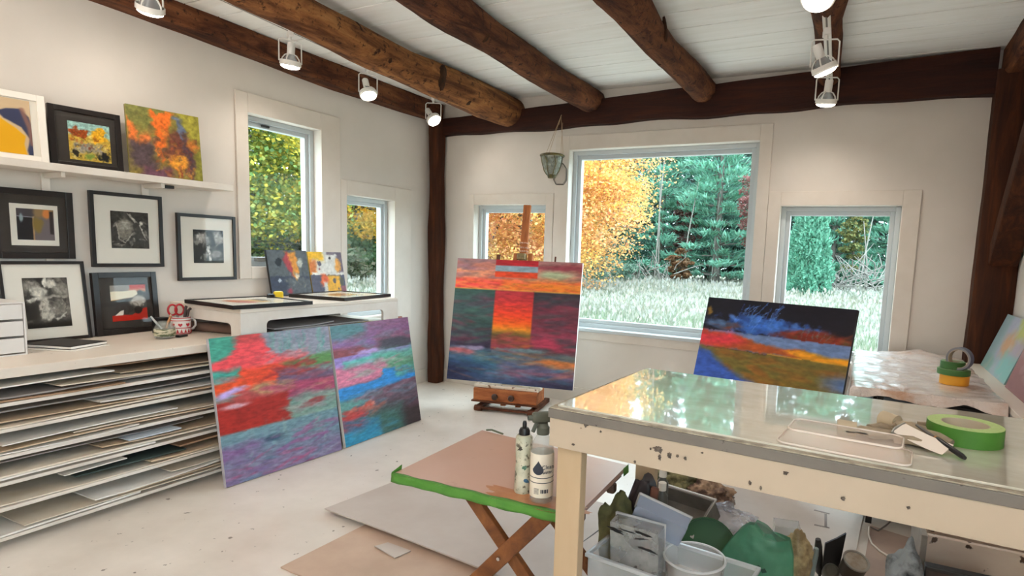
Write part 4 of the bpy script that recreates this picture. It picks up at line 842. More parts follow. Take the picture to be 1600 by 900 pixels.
WTR = -.0485; WTP = Vector((-.736, 1.385, 0))
def wt(x, y, z): return WTP+Matrix.Rotation(WTR, 3, 'Z') @ Vector((x, y, z))
ZT = .886
def work_table():
    r = thing('work_table', 'tall white painted work table with a glass top and grey paint-stained edge', 'table', WTP, WTR); L, D = 1.52, .685
    edge = spotted('table_edge_grey', '#655f59', '#403a36', '#746d64', 30, .66, .5, .04, 5, .4)
    MB().bx(0, L, 0, D, .852, .878, .002).done('table_board', edge, r)
    grime = mat('grime', '#a89f8c', .5, '#7d7263', 22, bump=.4, bs=60, lo=.4, hi=.6)
    m = MB(); m.bx(.004, L, .002, .024, .8781, .8815, .001).bx(.002, .02, .024, D-.01, .8781, .8815, .001); m.done('paint_crust', grime, r)
    gm, nt, p, o = _new('glass_over_paint'); p.inputs['Base Color'].default_value = lin('#b4bab0'); p.inputs['Roughness'].default_value = .03; p.inputs['IOR'].default_value = 1.6; p.inputs['Specular IOR Level'].default_value = .75
    p.inputs['Coat Weight'].default_value = 1; p.inputs['Coat Roughness'].default_value = .02
    n = _noise(nt, 5, 6, .65, (1, 2, 1)); rp = _ramp(nt, n.outputs[0], [(.35, lin('#c9c4b4')), (.55, lin('#d4d0c2')), (.7, lin('#dedace'))]); nt.links.new(rp.outputs[0], p.inputs['Base Color'])
    n2 = _noise(nt, 9, 5, .7); rr = _ramp(nt, n2.outputs[0], [(.45, (.035,)*3+(1,)), (.75, (.14,)*3+(1,))]); nt.links.new(rr.outputs[0], p.inputs['Roughness'])
    MB().bx(.018, L-.01, .022, D-.004, .8785, ZT, .001).done('glass_top', gm, r)
    apr = spotted('table_white', '#b8a793', '#5f4c3c', '#ad9c88', 17, .69, .5, .02, 2.5, .12)
    MB().bx(.004, L-.004, .004, .03, .772, .852, .002).done('apron', apr, r); MB().bx(.004, L-.004, D-.03, D-.004, .772, .852, .002).done('apron', apr, r)
    MB().bx(.004, .03, .03, D-.03, .772, .852, .002).done('apron', apr, r); MB().bx(L-.03, L-.004, .03, D-.03, .772, .852, .002).done('apron', apr, r)
    legm = spotted('table_leg_cream', '#b9a184', '#8f785c', '#af9675', 14, .74, .55, .03, 2, .1, (3, 3, .6))
    for x in (.016, L-.10):
        for y in (.031, D-.067): MB().bx(x, x+.076, y, y+.036, 0, .772, .003).done('leg', legm, r)
    # thick splashes of dried paint on the apron
    for (x, z, s) in ((.32, .825, .012), (.325, .806, .008), (.115, .857, .013), (.35, .815, .006), (.37, .818, .004), (.39, .816, .005), (.30, .822, .004), (.43, .838, .003), (.62, .83, .005), (.74, .80, .006), (.545, .79, .006), (.57, .784, .005), (.86, .81, .004), (.16, .84, .003), (.26, .78, .004), (.08, .79, .004)):
        MB().blob((x, .003, z), (s*(.4+.5*((x*37) % 1)), .0025, s*(.5+.5*((x*91) % 1))), 3, .5, 2.2, int(x*100)).done('dried_paint', mat('dried_paint', '#3f3834', .5, '#6a5c50', 60), r, 60)
work_table()

def on_table():
    Z = ZT+.0006
    # clear clamshell tray upside down
    pts = [at(*p, 2, ZT) for p in ((1190, 698), (1247, 664), (1418, 706), (1402, 740))]
    c = (pts[0]+pts[1]+pts[2]+pts[3])/4; ang = math.atan2(pts[3].y-pts[0].y, pts[3].x-pts[0].x); L = (pts[3]-pts[0]).length; W = .125
    r = thing('plastic_tray', 'clear plastic food tray turned upside down on the table edge, tinted pink by paint', 'tray', (c.x+.01, c.y+.0, Z), ang)
    pm = plastic_mat('tray_plastic', '#d8cfc4', .34, .12, 9, '#dcbcb0')
    def rr(w, h, rad, n=6): return [(sx*(w-rad)+rad*math.cos(t), sy*(h-rad)+rad*math.sin(t)) for sx, sy, t0 in ((1, 1, 0), (-1, 1, PI/2), (-1, -1, PI), (1, -1, 1.5*PI)) for t in [t0+PI/2*i/n for i in range(n+1)]]
    m = MB(); prof = [(1., .0, .004), (1., .0, .009), (.94, -.002, .009), (.93, -.002, .014), (.86, -.01, .036), (.80, -.016, .038)]
    rings = []
    for s, d_, z in prof: rings.append([m.bm.verts.new((x*1.0, y, z)) for x, y in rr(L/2*s, W/2*s+(0 if s > .9 else -.002), .02)])
    for a_, b_ in zip(rings[:-1], rings[1:]):
        for k in range(len(a_)): m.bm.faces.new((a_[k], a_[(k+1) % len(a_)], b_[(k+1) % len(a_)], b_[k]))
    m.bm.faces.new(rings[-1]); o = m.done('tray_shell', pm, r, 30)
    rim = plastic_mat('tray_rim', '#efe3d8', .75, .15); m = MB()
    for s, z in ((1.0, .006), (.86, .0365)):
        q = rr(L/2*s, W/2*s, .02); m.tube([(x, y, z) for x, y in q]+[(q[0][0], q[0][1], z)], .0022, 6, False)
    m.done('rim', rim, r, 60)
    for x, y, s in ((.03, .012, .012), (.012, .002, .009)): MB().blob((x, y, .0392), (s, s*.35, .0012), 2, .5, 3, int(s*999)).done('black_paint_mark', M_BLK2, r)
    # gloves
    gp = mat('glove_fabric', '#a8977f', .85, '#8a7a66', 30, bump=.5, bs=120)
    for k, (px, py, rz, lab) in enumerate(((1366, 684, .05, 'dirty tan work glove lying flat behind the clear tray'), (1424, 676, -.7, 'dirty tan work glove lying in front of the green tape roll'))):
        q = at(px, py, 2, ZT); g = thing('work_glove', lab, 'glove', (q.x, q.y, Z+.0), rz, 'work gloves on the table')
        m = MB(); m.blob((0, 0, .012), (.05, .036, .011), 3, .12, 3, k, flat=-.9); m.done('palm', gp, g, 60)
        for f, (fy, ln, an) in enumerate(((-.028, .05, -.15), (-.010, .06, -.05), (.010, .058, .05), (.027, .045, .2))):
            MB().tube([(.038, fy, .011), (.06+ln*.3, fy+an*.02, .014), (.05+ln, fy+an*ln, .009)], [.011, .0105, .008], 8).done('finger', gp, g, 60)
        MB().tube([(-.01, .034, .012), (.015, .056, .014), (.035, .066, .01)], [.011, .011, .009], 8).done('thumb', gp, g, 60)
        MB().tube([(-.04, 0, .012), (-.062, 0, .012), (-.082, 0, .011)], [.02, .021, .023], 12, True).done('cuff', mat('glove_cuff', '#b5a58c', .9), g, 60)
    # scraper blade card and knife
    q = at(1440, 700, 2, ZT); r = thing('scraper_card', 'pale scraper blade with a curled handle edge in front of the gloves', 'scraper', (q.x, q.y, Z), -.55)
    MB().slab(10, 4, lambda u, v: (-.055+.11*u, -.024+.048*v, .006+.020*(1-u)**1.5+.014*v), .0015).done('blade', mat('card_cream', '#e9dccf', .6), r, 50)
    MB().tube([(-.055, -.026, .022), (-.061, -.004, .029), (-.056, .026, .038)], .004, 8).done('rolled_edge', M_METAL, r, 50)
    a_, b_ = at(1432, 664, 2, ZT+.034), at(1508, 716, 2, ZT+.008); r = thing('craft_knife', 'slim dark craft knife lying across the glove beside the green tape', 'knife', a_); dv = b_-a_
    MB().tube([dv*.42, dv*.5, dv*.95, dv], [.0045, .0058, .0062, .004], 10).done('grip', M_BLK2, r, 50); MB().tube([dv*.0, dv*.4], [.003, .0045], 8).done('shaft', mat('knife_grey', '#5a5450', .4), r, 50)
    MB().cyl(dv*.41, dv*.44, .0055, n=10).done('collar', mat('collar_copper', '#b5835a', .3, metal=1), r)
    # big green tape
    q = at(1505, 688, 2, ZT); r = thing('tape_roll', 'large roll of green masking tape lying on the glass table top', 'tape', (q.x, q.y+.0, Z))
    G = mat('tape_green', '#3a6f1e', .6, '#447c26', 14); GS = mat('tape_side', '#b9cf8e', .7, '#a9c47c', 200, (1, 1, 1))
    R0 = .079; MB().lathe([(R0-.001, 0), (R0, .001), (R0, .041), (R0-.001, .042)], 48).done('tape_face', G, r, 40); MB().lathe([(.05, 0), (R0-.0008, 0), (R0-.0008, .0422), (.05, .0422)], 48, closed=True).done('tape_body', GS, r, 30)
    MB().lathe([(.047, .0005), (.0505, .0005), (.0505, .0416), (.047, .0416)], 40, closed=True).done('cardboard_core', mat('core', '#b9ad98', .8), r, 30)
on_table()

# ---------------------------------------------------------------- folding tray table with two bottles
def tray_table():
    z = .525; r = thing('folding_tray_table', 'folding wooden tray table with crossed legs and green tape along its front edge', 'table', (0, 0, 0))
    top = spotted('tray_top', '#b08a77', '#8f6a58', '#b8968a', 7, .68, .32, .1, 2, .03)
    q = [(-1.385, 1.485), (-.700, 1.508), (-.722, 2.0), (-1.415, 2.06)]
    MB().prism(q, .018, Matrix.Translation((0, 0, z-.018))).done('tray_top', top, r)
    G = mat('edge_tape_green', '#3f7823', .6, '#4c842e', 20); (x0, y0), (x1, y1) = q[0], q[1]
    def fn(u, v): return (lerp(x0-.004, x1, u), lerp(y0, y1, u)-.003-.002*math.sin(u*23), z+.001-.030*v+.0015*math.sin(u*40+v*3))
    m = MB(); m.grid(40, 3, fn); m.grid(40, 2, lambda u, v: (lerp(x0-.002, x1, u), lerp(y0, y1, u)-.003+(.012+.006*u+.003*math.sin(u*31))*v, z+.0012)); o = m.done('edge_tape', G, r, 60)
    md = o.modifiers.new('s', 'SOLIDIFY'); md.thickness = .0012
    o = MB().grid(8, 3, lambda u, v: (x0-.006-.004*v, lerp(y0, y0+.05, u), z+.004-.035*v+.012*u)).done('corner_tape', G, r, 60); o.modifiers.new('s', 'SOLIDIFY').thickness = .0015
    o = MB().grid(6, 3, lambda u, v: (q[2][0]+.004+.002*v, q[2][1]-.05*u, z+.004-.03*v)).done('corner_tape', G, r, 60); o.modifiers.new('s', 'SOLIDIFY').thickness = .0015
    o = MB().tube([(q[3][0]+.02, q[3][1]+.005, z+.003), (q[3][0]+.05, q[3][1]+.0, z+.010), (q[3][0]+.11, q[3][1]-.004, z+.003)], .004, 6).done('loose_tape_end', mat('tape_dull', '#5a6650', .6), r)
    MB().blob((-.86, 1.545, z+.0003), (.15, .045, .0006), 4, .35, 2., 3).done('worn_patch', mat('worn_wood', '#9c5f3a', .35, '#b07a52', 14), r, 60)
    wl = wood('tray_leg_wood', ['#4a2a17', '#6e4223', '#8c5a33'], (3, 3, 3), 3, .45, .15, .002); zt = z-.019
    for y, sh in ((1.535, 0), (1.86, -.02)):
        MB().bar((-.80+sh, y, zt), (-1.245+sh, y, .0), .026, .052, (1, 0, 1), .003).done('leg', wl, r)
        MB().bar((-1.14+sh, y+.03, zt), (-.64+sh, y+.03, .0), .024, .044, (1, 0, -1), .003).done('leg', wl, r)
        MB().cyl((-.97+sh, y-.02, .315), (-.97+sh, y+.05, .315), .006, n=10).done('pivot_bolt', M_METAL, r)
    for x, zz in ((-1.20, .06), (-.69, .055)): MB().cyl((x, 1.535, zz), (x, 1.87, zz), .009, n=10).done('stretcher', wl, r)
    MB().bar((-.735, 1.53, zt-.012), (-.745, 1.98, zt-.012), .02, .022, (0, 0, 1), .002).done('edge_rail', mat('rail_dark', '#3a241a', .5), r)
    for y in (1.6, 1.86): MB().box((-.725, y, zt-.02), (.03, .035, .035), bev=.008).done('leg_bracket', mat('rail_dark2', '#3f281c', .5), r)
    # bottles
    bx, by = -.845, 1.562; ang = math.atan2(-by, -bx)+PI/2; clear = plastic_mat('bottle_clear', '#c4c8c4', .3, .06)
    r = thing('spray_bottle', 'clear spray bottle with cream label and water drop emblem on the tray table', 'bottle', (bx, by, z+.0005), ang)
    MB().lathe([(0, 0), (.033, 0), (.036, .005), (.036, .165), (.033, .185), (.02, .208), (.0165, .216), (.0165, .23), (0, .23)], 32).done('bottle_body', clear, r, 40)
    MB().lathe([(.0363, .02), (.0372, .021), (.0372, .158), (.0363, .159)], 32).done('label', mat('label_cream', '#e6dccb', .6, '#ddd2c0', 8), r, 40)
    tm = mat('trigger_grey', '#55594f', .4)
    MB().lathe([(.019, .214), (.02, .216), (.02, .236), (.016, .24), (.014, .25), (0, .25)], 20).done('collar', tm, r, 40)
    m = MB(); m.box((-.006, 0, .268), (.062, .024, .034), (0, 0, 0), .008).cyl((-.036, 0, .268), (-.05, 0, .268), .009, .008, 12).bar((-.02, 0, .255), (-.034, 0, .222), .012, .008, (0, 1, 0), .002); o = m.done('trigger_head', tm, r, 50); o.rotation_euler = (0, 0, .35)
    ink = mat('label_ink', '#2a2f3c', .6); m = MB()
    def lab(a, zz, d=.0374): return Matrix.Rotation(a, 4, 'Z') @ Matrix.Translation((0, -d, zz)) @ Matrix.Rotation(PI/2, 4, 'X')
    drop = [(.0175*math.sin(t)*(1 if math.cos(t) < 0 else (1-math.cos(t))**.8), .0175*(-math.cos(t)*-1)*(1.55 if math.cos(t) > 0 else 1)) for t in np.linspace(0, 2*PI, 25)[:-1]]
    m.prism(drop, .0006, lab(-.30, .112)); m.done('drop_emblem', ink, r)
    for s, zz, sz in (('Clean', .119, .0185), ('water.', .103, .0145)):
        t_ = text(r, s, sz, (0, 0, 0), (0, 0, 0), ink); t_.matrix_local = lab(.52, zz)
    m = MB()
    for zz in (.083, .067): m.lathe([(.0372, zz), (.0376, zz+.0002), (.0376, zz+.0022), (.0372, zz+.0024)], 32)
    for k in range(9): m.prism([(-.0008, -.006), (.0006*(1+k % 3), -.006), (.0006*(1+k % 3), .006), (-.0008, .006)], .0004, lab(-.05+.075*k, .042))
    for k in range(5): m.prism([(-.008, -.0007), (.008, -.0007), (.008, .0007), (-.008, .0007)], .0004, lab(-.42, .050-.004*k))
    m.done('label_print', ink, r)
    bx, by = -.928, 1.59; ang = math.atan2(-by, -bx)+PI/2
    r = thing('squeeze_bottle', 'tall paint-smeared bottle with black cap left of the spray bottle', 'bottle', (bx, by, z+.0005), ang)
    MB().lathe([(0, 0), (.027, 0), (.029, .004), (.028, .05), (.0255, .1), (.0275, .15), (.0275, .182), (.022, .19), (.012, .192), (0, .192)], 28).done('bottle_body', spotted('smeared_label', '#d2cab6', '#5a5446', '#a5aa94', 60, .56, .4, .1, 26), r, 40)
    MB().lathe([(0, .19), (.018, .19), (.018, .204), (.014, .212), (.007, .214), (.007, .228), (.005, .235), (0, .236)], 20).done('cap', M_BLK2, r, 40)
    for k, (a_, zz, c) in enumerate(((.3, .045, '#2f5a78'), (-.4, .15, '#3a3630'), (.1, .09, '#4a6a58'))): MB().blob((.028*math.sin(a_), -.028*math.cos(a_), zz), (.008, .002, .006), 2, .5, 3, k).done('paint_smear', mat('smear%d' % k, c, .5), r)
tray_table()

def cardboards():
    K = mat('cardboard', '#bfa592', .7, '#b29885', 4, bump=.05); KP = mat('cardboard_pale', '#bfb4ac', .6, '#b4a79e', 3, bump=.05); KW = mat('cardboard_white', '#dcd6d0', .6, '#d2cbc4', 3)
    def sheet(lab, q, z, m, t=.006, warp=0):
        def fn(u, v):
            a = Vector(q[0]).lerp(Vector(q[1]), u); b = Vector(q[3]).lerp(Vector(q[2]), u); p = a.lerp(b, v)
            return (p.x, p.y, z+t+warp*((1-v)*.8+.2*math.sin(u*5))*(1-v))
        o = MB().slab(12, 8, fn, t).done('cardboard_sheet', m, None, 40); tag(o, lab, 'cardboard'); return o
    sheet('brown cardboard sheet on the floor nearest the camera, partly under the pale one', [(-1.99, 1.50), (-.95, 1.47), (-.95, 2.0), (-1.975, 2.02)], .0008, K)
    sheet('large pale cardboard sheet lying under the tray table', [(-2.23, 1.925), (-.80, 1.83), (-.78, 2.72), (-2.19, 2.76)], .0078, KP, .006, .022)
    q = [at(*p, 2, .018) for p in ((585, 852), (617, 870), (642, 858), (606, 845))]; sheet('small torn cardboard flap between the two floor sheets', [(p.x, p.y) for p in q], .0078, KP, .004, .004)
    sheet('white-faced cardboard sheet on the floor beneath the glass-topped table', [(-.62, 2.14), (.06, 2.6), (.12, 3.5), (-.62, 3.5)], .0008, KW)
    m = MB()
    for pz in (((1272, 799), (1296, 805)), ((1272, 822), (1296, 827)), ((1290, 805), (1290, 826))):
        a_, b_ = at(*pz[0], 2, .0), at(*pz[1], 2, .0); m.bar((a_.x, a_.y, .0078), (b_.x, b_.y, .0078), .012, .0012, (0, 0, 1))
    o = m.done('taped_slot', mat('slot_grey', '#a39d9a', .7)); tag(o, 'grey taped slot marks on the white-faced cardboard', 'tape')
    sheet('brown cardboard sheet on the floor right of the white-faced one', [(.10, 2.62), (.62, 2.66), (.66, 3.05), (.14, 3.2)], .0008, mat('cardboard_grey', '#b8a396', .8, '#a8948a', 3))
cardboards()
# ---------------------------------------------------------------- right corner, lantern, clutter, lamps
def right_corner():
    r = thing('metal_cart', 'black metal cart under the brown paper by the right window', 'cart', (.32, 3.82, 0)); bk = mat('cart_black', '#151517', .5)
    MB().bx(-.28, .28, -.62, .62, .66, .69, .003).done('top', bk, r)
    for x in (-.19, .25):
        for y in (-.565, .0, .605): MB().bx(x-.014, x+.014, y-.014, y+.014, 0, .66).done('upright', bk, r)
    for zz in (.12, .40): MB().bx(-.27, .27, -.6, .6, zz, zz+.02).done('shelf', bk, r)
    MB().bx(.05, .25, -.60, -.4, .42, .655, .004).done('drawer_box', mat('cart_black2', '#0c0c0d', .6), r)
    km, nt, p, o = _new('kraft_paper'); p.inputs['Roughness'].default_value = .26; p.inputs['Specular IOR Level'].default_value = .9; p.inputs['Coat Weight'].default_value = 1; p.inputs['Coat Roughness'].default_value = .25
    n = _noise(nt, 2.6, 5, .62); rp = _ramp(nt, n.outputs[0], [(.36, lin('#c49c82')), (.46, lin('#dccbc2')), (.7, lin('#e4dcda'))]); nt.links.new(rp.outputs[0], p.inputs['Base Color'])  # pale stops paint the window sheen into the brown kraft colour
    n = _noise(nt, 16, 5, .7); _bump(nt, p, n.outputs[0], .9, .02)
    x0, x1, y0, y1 = -.005, .615, 3.13, 4.5
    def fn(u, v):
        X = lerp(-.16, 1.0, u); Y = lerp(-.13, 1.0, v); z = .7
        x = lerp(x0, x1, max(X, 0)); y = lerp(y0, y1, max(Y, 0))
        if X < 0: d = -X; x -= .10*d*(1+.6*math.sin(v*17)); z -= 1.05*d*(1+.25*math.sin(v*13+1))
        if Y < 0:
            d = -Y; cut = .35+.65*abs(math.sin(u*7.5+.4)); y -= .16*d*(1+.8*math.sin(u*21)); z -= .40*d*cut
        e = mnoise.noise(Vector((x*7, y*6, 0)))*.007+mnoise.noise(Vector((x*17, y*15, 3)))*.006+abs(mnoise.noise(Vector((x*11, y*13, 8))))*.008
        z += .0105+max(e, -.0085)+.022*math.exp(-((Y-.97)/.12)**2)*math.exp(-((X-.62)/.22)**2)*1.6
        return (x+e*.4, y, z)
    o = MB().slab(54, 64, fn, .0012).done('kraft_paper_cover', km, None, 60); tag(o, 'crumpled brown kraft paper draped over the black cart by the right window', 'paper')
    def roll(name, lab, c, rz, R0, R1, hgt, col, side, tilt=(0, 0, 0)):
        t = thing(name, lab, 'tape', c, tilt)
        MB().lathe([(R0-.001, 0), (R0, .001), (R0, hgt-.001), (R0-.001, hgt)], 40).done('tape_face', mat('tape_'+lab[:9].replace(' ', '_'), col, .55), t, 40)
        MB().lathe([(R1, 0), (R0-.0008, 0), (R0-.0008, hgt), (R1, hgt)], 40, closed=True).done('tape_body', mat('side_'+lab[:9].replace(' ', '_'), side, .7), t, 30)
        MB().lathe([(R1-.003, .0005), (R1+.0005, .0005), (R1+.0005, hgt-.0005), (R1-.003, hgt-.0005)], 32, closed=True).done('cardboard_core', mat('core2', '#a99b86', .8), t, 30)
    c = at(1490, 601, 2, .71); zz = .7145; c.z = zz
    roll('tape_roll', 'yellow masking tape roll at the bottom of the stack on the brown paper', (c.x, c.y, zz), 0, .064, .042, .048, '#e8a52a', '#f0c060')
    roll('tape_roll', 'wide dark green tape roll lying on the yellow one', (c.x-.006, c.y, zz+.049), 0, .072, .046, .027, '#3f6f34', '#6f8f58')
    roll('tape_roll', 'small dark green tape roll on top of the stack', (c.x-.012, c.y+.01, zz+.077), 0, .054, .036, .036, '#3b6a32', '#5f8450')
    roll('tape_roll', 'grey-blue and orange tape ring standing upright on the tape stack', (c.x+.02, c.y-.012, zz+.077+.057), 0, .057, .047, .036, '#5a6478', '#7c7c84', (PI/2, .0, -.55))
    ct = thing('side_counter', 'narrow white counter along the right wall holding leaning canvases', 'counter', (0, 0, 0))
    MB().bx(.625, XR-.001, 2.4, 4.44, .672, .7, .003).done('worktop', M_DESK, ct)
    MB().bx(.66, XR-.002, 2.42, 4.43, .05, .672).done('base', M_WHITE, ct)
    def lean(lab, ya, yb, x, hgt, t, art):
        w = yb-ya; root = thing('canvas_painting', lab, 'painting', (x, (ya+yb)/2, .7006), (-t, 0, -PI/2))
        MB().bx(-w/2, w/2, 0, .022, 0, hgt, .0015).done('stretched_canvas', mat('edge_'+lab[:5], '#8fb0b4', .7), root); art(w, hgt).J(.02, .02, 16, 16).face('painted_face', MP, root, sat=.72)
    lean('pastel blue and orange canvas leaning on the right wall beside the corner post', 3.72, 4.40, .705, .345, .32, art_pastel)
    lean('dusky pink canvas leaning on the right wall nearer than the pastel one', 3.0, 3.66, .70, .40, .28, art_mauve)
right_corner()

def lantern():
    c = at(863, 243, 1, 4.40); r = thing('hanging_lantern', 'tapered glass lantern with dark rim hanging on strings beside the big window', 'lantern', (c.x, c.y, c.z))
    gl = plastic_mat('lantern_glass', '#b9bdb0', .5, .08, 30, '#6a7064'); dk = mat('lantern_rim', '#2c2f26', .4, '#6f6226', 30)
    MB().lathe([(.096, -.012), (.104, -.006), (.104, .003), (.09, .01), (.088, .002), (.094, -.004)], 28, closed=True).done('rim', dk, r, 40)
    MB().lathe([(.092, -.01), (.083, -.06), (.062, -.13), (.04, -.16), (.037, -.158), (.058, -.128), (.079, -.06), (.088, -.01)], 14, closed=True).done('glass_body', gl, r)
    m = MB()
    for k in range(7):
        a = 2*PI*k/7; m.tube([(.094*math.cos(a), .094*math.sin(a), -.01), (.085*math.cos(a+.2), .085*math.sin(a+.2), -.06), (.063*math.cos(a+.1), .063*math.sin(a+.1), -.13), (.04*math.cos(a), .04*math.sin(a), -.16)], .004, 6)
    m.done('leading', dk, r); MB().lathe([(0, -.185), (.03, -.185), (.034, -.175), (.04, -.158), (0, -.158)], 14).done('base_cap', dk, r, 40)
    m = MB(); top = Vector((.02, YB-.095-c.y, 2.44-c.z))
    for k in range(3):
        a = 2*PI*k/3+.4; m.tube([(.09*math.cos(a), .09*math.sin(a), .0), top], .0016, 5)
    m.tube([top, top+Vector((0, .02, .02))], .003, 5); m.tube([top, top+Vector((-.02, .005, -.07))], .0014, 4); m.done('hanging_strings', mat('twine', '#b59a78', .9), r)
    # faceted ornament
    q = at(875, 272, 1, 4.44); r = thing('glass_ornament', 'small metal-framed faceted glass ornament hanging right of the lantern', 'ornament', (q.x, q.y, q.z), .3)
    poly = [(-.03, -.085), (.03, -.085), (.055, -.05), (.055, .04), (.025, .085), (-.025, .085), (-.05, .04), (-.05, -.05)]
    M4 = Matrix.Rotation(PI/2, 4, 'X')
    m = MB()
    for s in (-.02, .02):
        pts = [Vector((x, s, y)) for x, y in poly]; m.tube(pts+[pts[0]], .003, 6, False)
    for x, y in poly: m.cyl((x, -.02, y), (x, .02, y), .0025, n=6)
    m.done('wire_frame', mat('lead_wire', '#3f3a34', .5), r)
    MB().prism(poly, .003, M4).done('glass_panel', plastic_mat('ornament_glass', '#b9aeA6'.lower(), .35, .1), r)
    MB().tube([(0, 0, .085), (0.0, .04, 2.38-q.z)], .0013, 4).done('hanging_string', mat('twine2', '#b59a78', .9), r)
lantern()

def clutter():
    Z0 = .0006
    clear = plastic_mat('bin_plastic', '#dfe2e4', .34, .25); milky = plastic_mat('tub_plastic', '#eceae6', .36, .22, 12, '#bcbebe')
    def open_box(m, x0, x1, y0, y1, z0, z1, t=.004, taper=.0):
        m.bx(x0, x1, y0, y1, z0, z0+t); m.bx(x0, x0+t, y0, y1, z0, z1); m.bx(x1-t, x1, y0, y1, z0, z1); m.bx(x0, x1, y0, y0+t, z0, z1); m.bx(x0, x1, y1-t, y1, z0, z1)
    # storage bin
    nl, nr = at(916, 866, 2, .30), at(1010, 899, 2, .30); ang = math.atan2(nr.y-nl.y, nr.x-nl.x)
    r = thing('storage_bin', 'clear plastic storage bin on the floor right of the cream table leg', 'bin', (nl.x, nl.y, .009), ang)
    m = MB(); open_box(m, .005, .50, .005, .25, 0, .285); m.done('bin_body', clear, r)
    m = MB(); m.bx(-.004, .51, -.004, .010, .283, .297, .003).bx(-.004, .51, .245, .259, .283, .297, .003).bx(-.004, .008, .0, .255, .283, .297, .003).bx(.498, .51, .0, .255, .283, .297, .003); m.done('rim', plastic_mat('bin_rim', '#d8dadc', .7, .2), r)
    R_ = Matrix.Rotation(ang, 3, 'Z'); O = Vector((nl.x, nl.y, 0))
    L = lambda x, y, z: O+R_ @ Vector((x, y, z))
    def fl(px, py, zc):
        p = at(px, py, 2, zc); return p, float(RM[2] @ (np.array(p)-CP))/F
    # tubs standing in / on it
    def tub(lab, c, w, h, dpt, rot, marks=False, m_=None):
        t = thing('plastic_tub', lab, 'tub', c, rot)
        b = MB(); b.prism([(x, y) for x, y in [(-w/2+.02, -h/2), (w/2-.02, -h/2), (w/2-.006, -h/2+.006), (w/2, -h/2+.02), (w/2, h/2-.02), (w/2-.006, h/2-.006), (w/2-.02, h/2), (-w/2+.02, h/2), (-w/2+.006, h/2-.006), (-w/2, h/2-.02), (-w/2, -h/2+.02), (-w/2+.006, -h/2+.006)]], .004)
        b.done('tub_base', m_ or milky, t)
        b = MB(); q = [(-w/2, -h/2), (w/2, -h/2), (w/2, h/2), (-w/2, h/2)]
        for (xa, ya), (xb, yb) in zip(q, q[1:]+q[:1]): b.bar((xa*.97, ya*.97, dpt/2), (xb*.97, yb*.97, dpt/2), dpt, .004, (xa+xb, ya+yb, 0))
        b.done('tub_wall', m_ or milky, t)
        b = MB(); b.tube([(x*1.02, y*1.02, dpt) for x, y in q+q[:1]], .005, 8, False); b.done('rim', plastic_mat('tub_rim', '#e2e2e2', .75, .2), t)
        if marks:
            for k in range(7): MB().blob((rnd.uniform(-w*.40, w*.40), -h*(.30+.03*k) if k < 5 else -h*.1, -.001), (rnd.uniform(.008, .026), rnd.uniform(.002, .005), .001), 3, .5, 2.2, k, (0, 0, rnd.uniform(-.25, .25))).done('paint_mark', M_BLK2, t)
    p = at(990, 860, 1, 1.80); tub('clear square tub with black paint marks standing in the storage bin', (p.x, p.y, p.z), .175, .17, .06, (-PI/2+.12, 0, -.05), True)
    p = at(1027, 822, 1, 1.88); tub('bluish clear rectangular tub tilted behind the square tub', (p.x, p.y, p.z), .185, .115, .05, tuple((Matrix.Rotation(-PI/2+.5, 3, 'X') @ Matrix.Rotation(.36, 3, 'Z')).to_euler()), False, plastic_mat('tub_blue', '#c4cde0', .5, .2))
    MB0 = MB().blob(tuple(at(985, 880, 1, 1.83)), (.045, .02, .05), 2, .3, 2, 5).done('black_rag', mat('black_rag', '#26242a', .7, '#3c3a44', 20), None, 60); tag(MB0, 'small black plastic scrap inside the marked square tub', 'scrap')
    # round bucket
    p = at(1085, 872, 2, .30); r = thing('plastic_bucket', 'round clear plastic bucket holding white paint', 'bucket', (p.x, p.y+.0, .10))
    MB().lathe([(0, 0), (.085, 0), (.100, .195), (.104, .2), (.104, .206), (.097, .206), (.096, .19), (.082, .005), (0, .005)], 36).done('bucket_body', plastic_mat('bucket_plastic', '#d6d4d2', .45, .2), r, 40)
    MB().tube([(.101*math.cos(t), .101*math.sin(t), .204) for t in np.linspace(0, 2*PI, 37)], .0045, 8, False).done('rim', plastic_mat('bucket_rim', '#ecebea', .8, .2), r, 60)
    MB().lathe([(0, .01), (.082, .01), (.092, .13), (.086, .133), (.05, .131), (0, .134)], 32).done('white_paint', mat('paint_pool', '#f0e8e2', .3), r, 40)
    MB().box((-.07, -.05, .17), (.05, .004, .03), (0, 0, -.9), .002).done('red_label', mat('red_label', '#8f3a3c', .5), r)
    bs = thing('cardboard_box', 'low cardboard box under the bucket', 'box', (p.x+.02, p.y+.02, .009)); m = MB(); m.bx(-.13, .13, -.12, .12, 0, .0895, .002); m.done('carton', mat('carton', '#8f7a68', .8), bs)
    # green rim disc behind
    p = at(1104, 850, 2, .13); r = thing('plastic_disc', 'dark green round lid leaning behind the bucket', 'lid', (p.x, p.y, p.z-.02), (1.05, .15, .1))
    MB().lathe([(0, 0), (.115, 0), (.122, .004), (.122, .02), (.116, .02), (.116, .008), (0, .006)], 40).done('lid_disc', mat('lid_green', '#1f5a2a', .4), r, 40)
    # olive cloth, dark bag, brown bag
    cloth = mat('olive_cloth', '#6f6c42', .85, '#4f4d30', 14, bump=.4, bs=40)
    p = at(963, 803, 1, 1.9); o = MB().blob((p.x, p.y, p.z-.07), (.065, .035, .14), 4, .22, 1.3, 3).done('olive_rag', cloth, None, 70); tag(o, 'crumpled olive green rag behind the clear tubs', 'rag')
    p = at(1006, 785, 1, 1.94); o = MB().blob((p.x, p.y, p.z-.13), (.075, .03, .21), 4, .14, 1.4, 8).done('black_bag', mat('bag_black', '#1d1a1e', .45, '#33282c', 10), None, 70); tag(o, 'black plastic bag slumped beside the far table leg', 'bag')
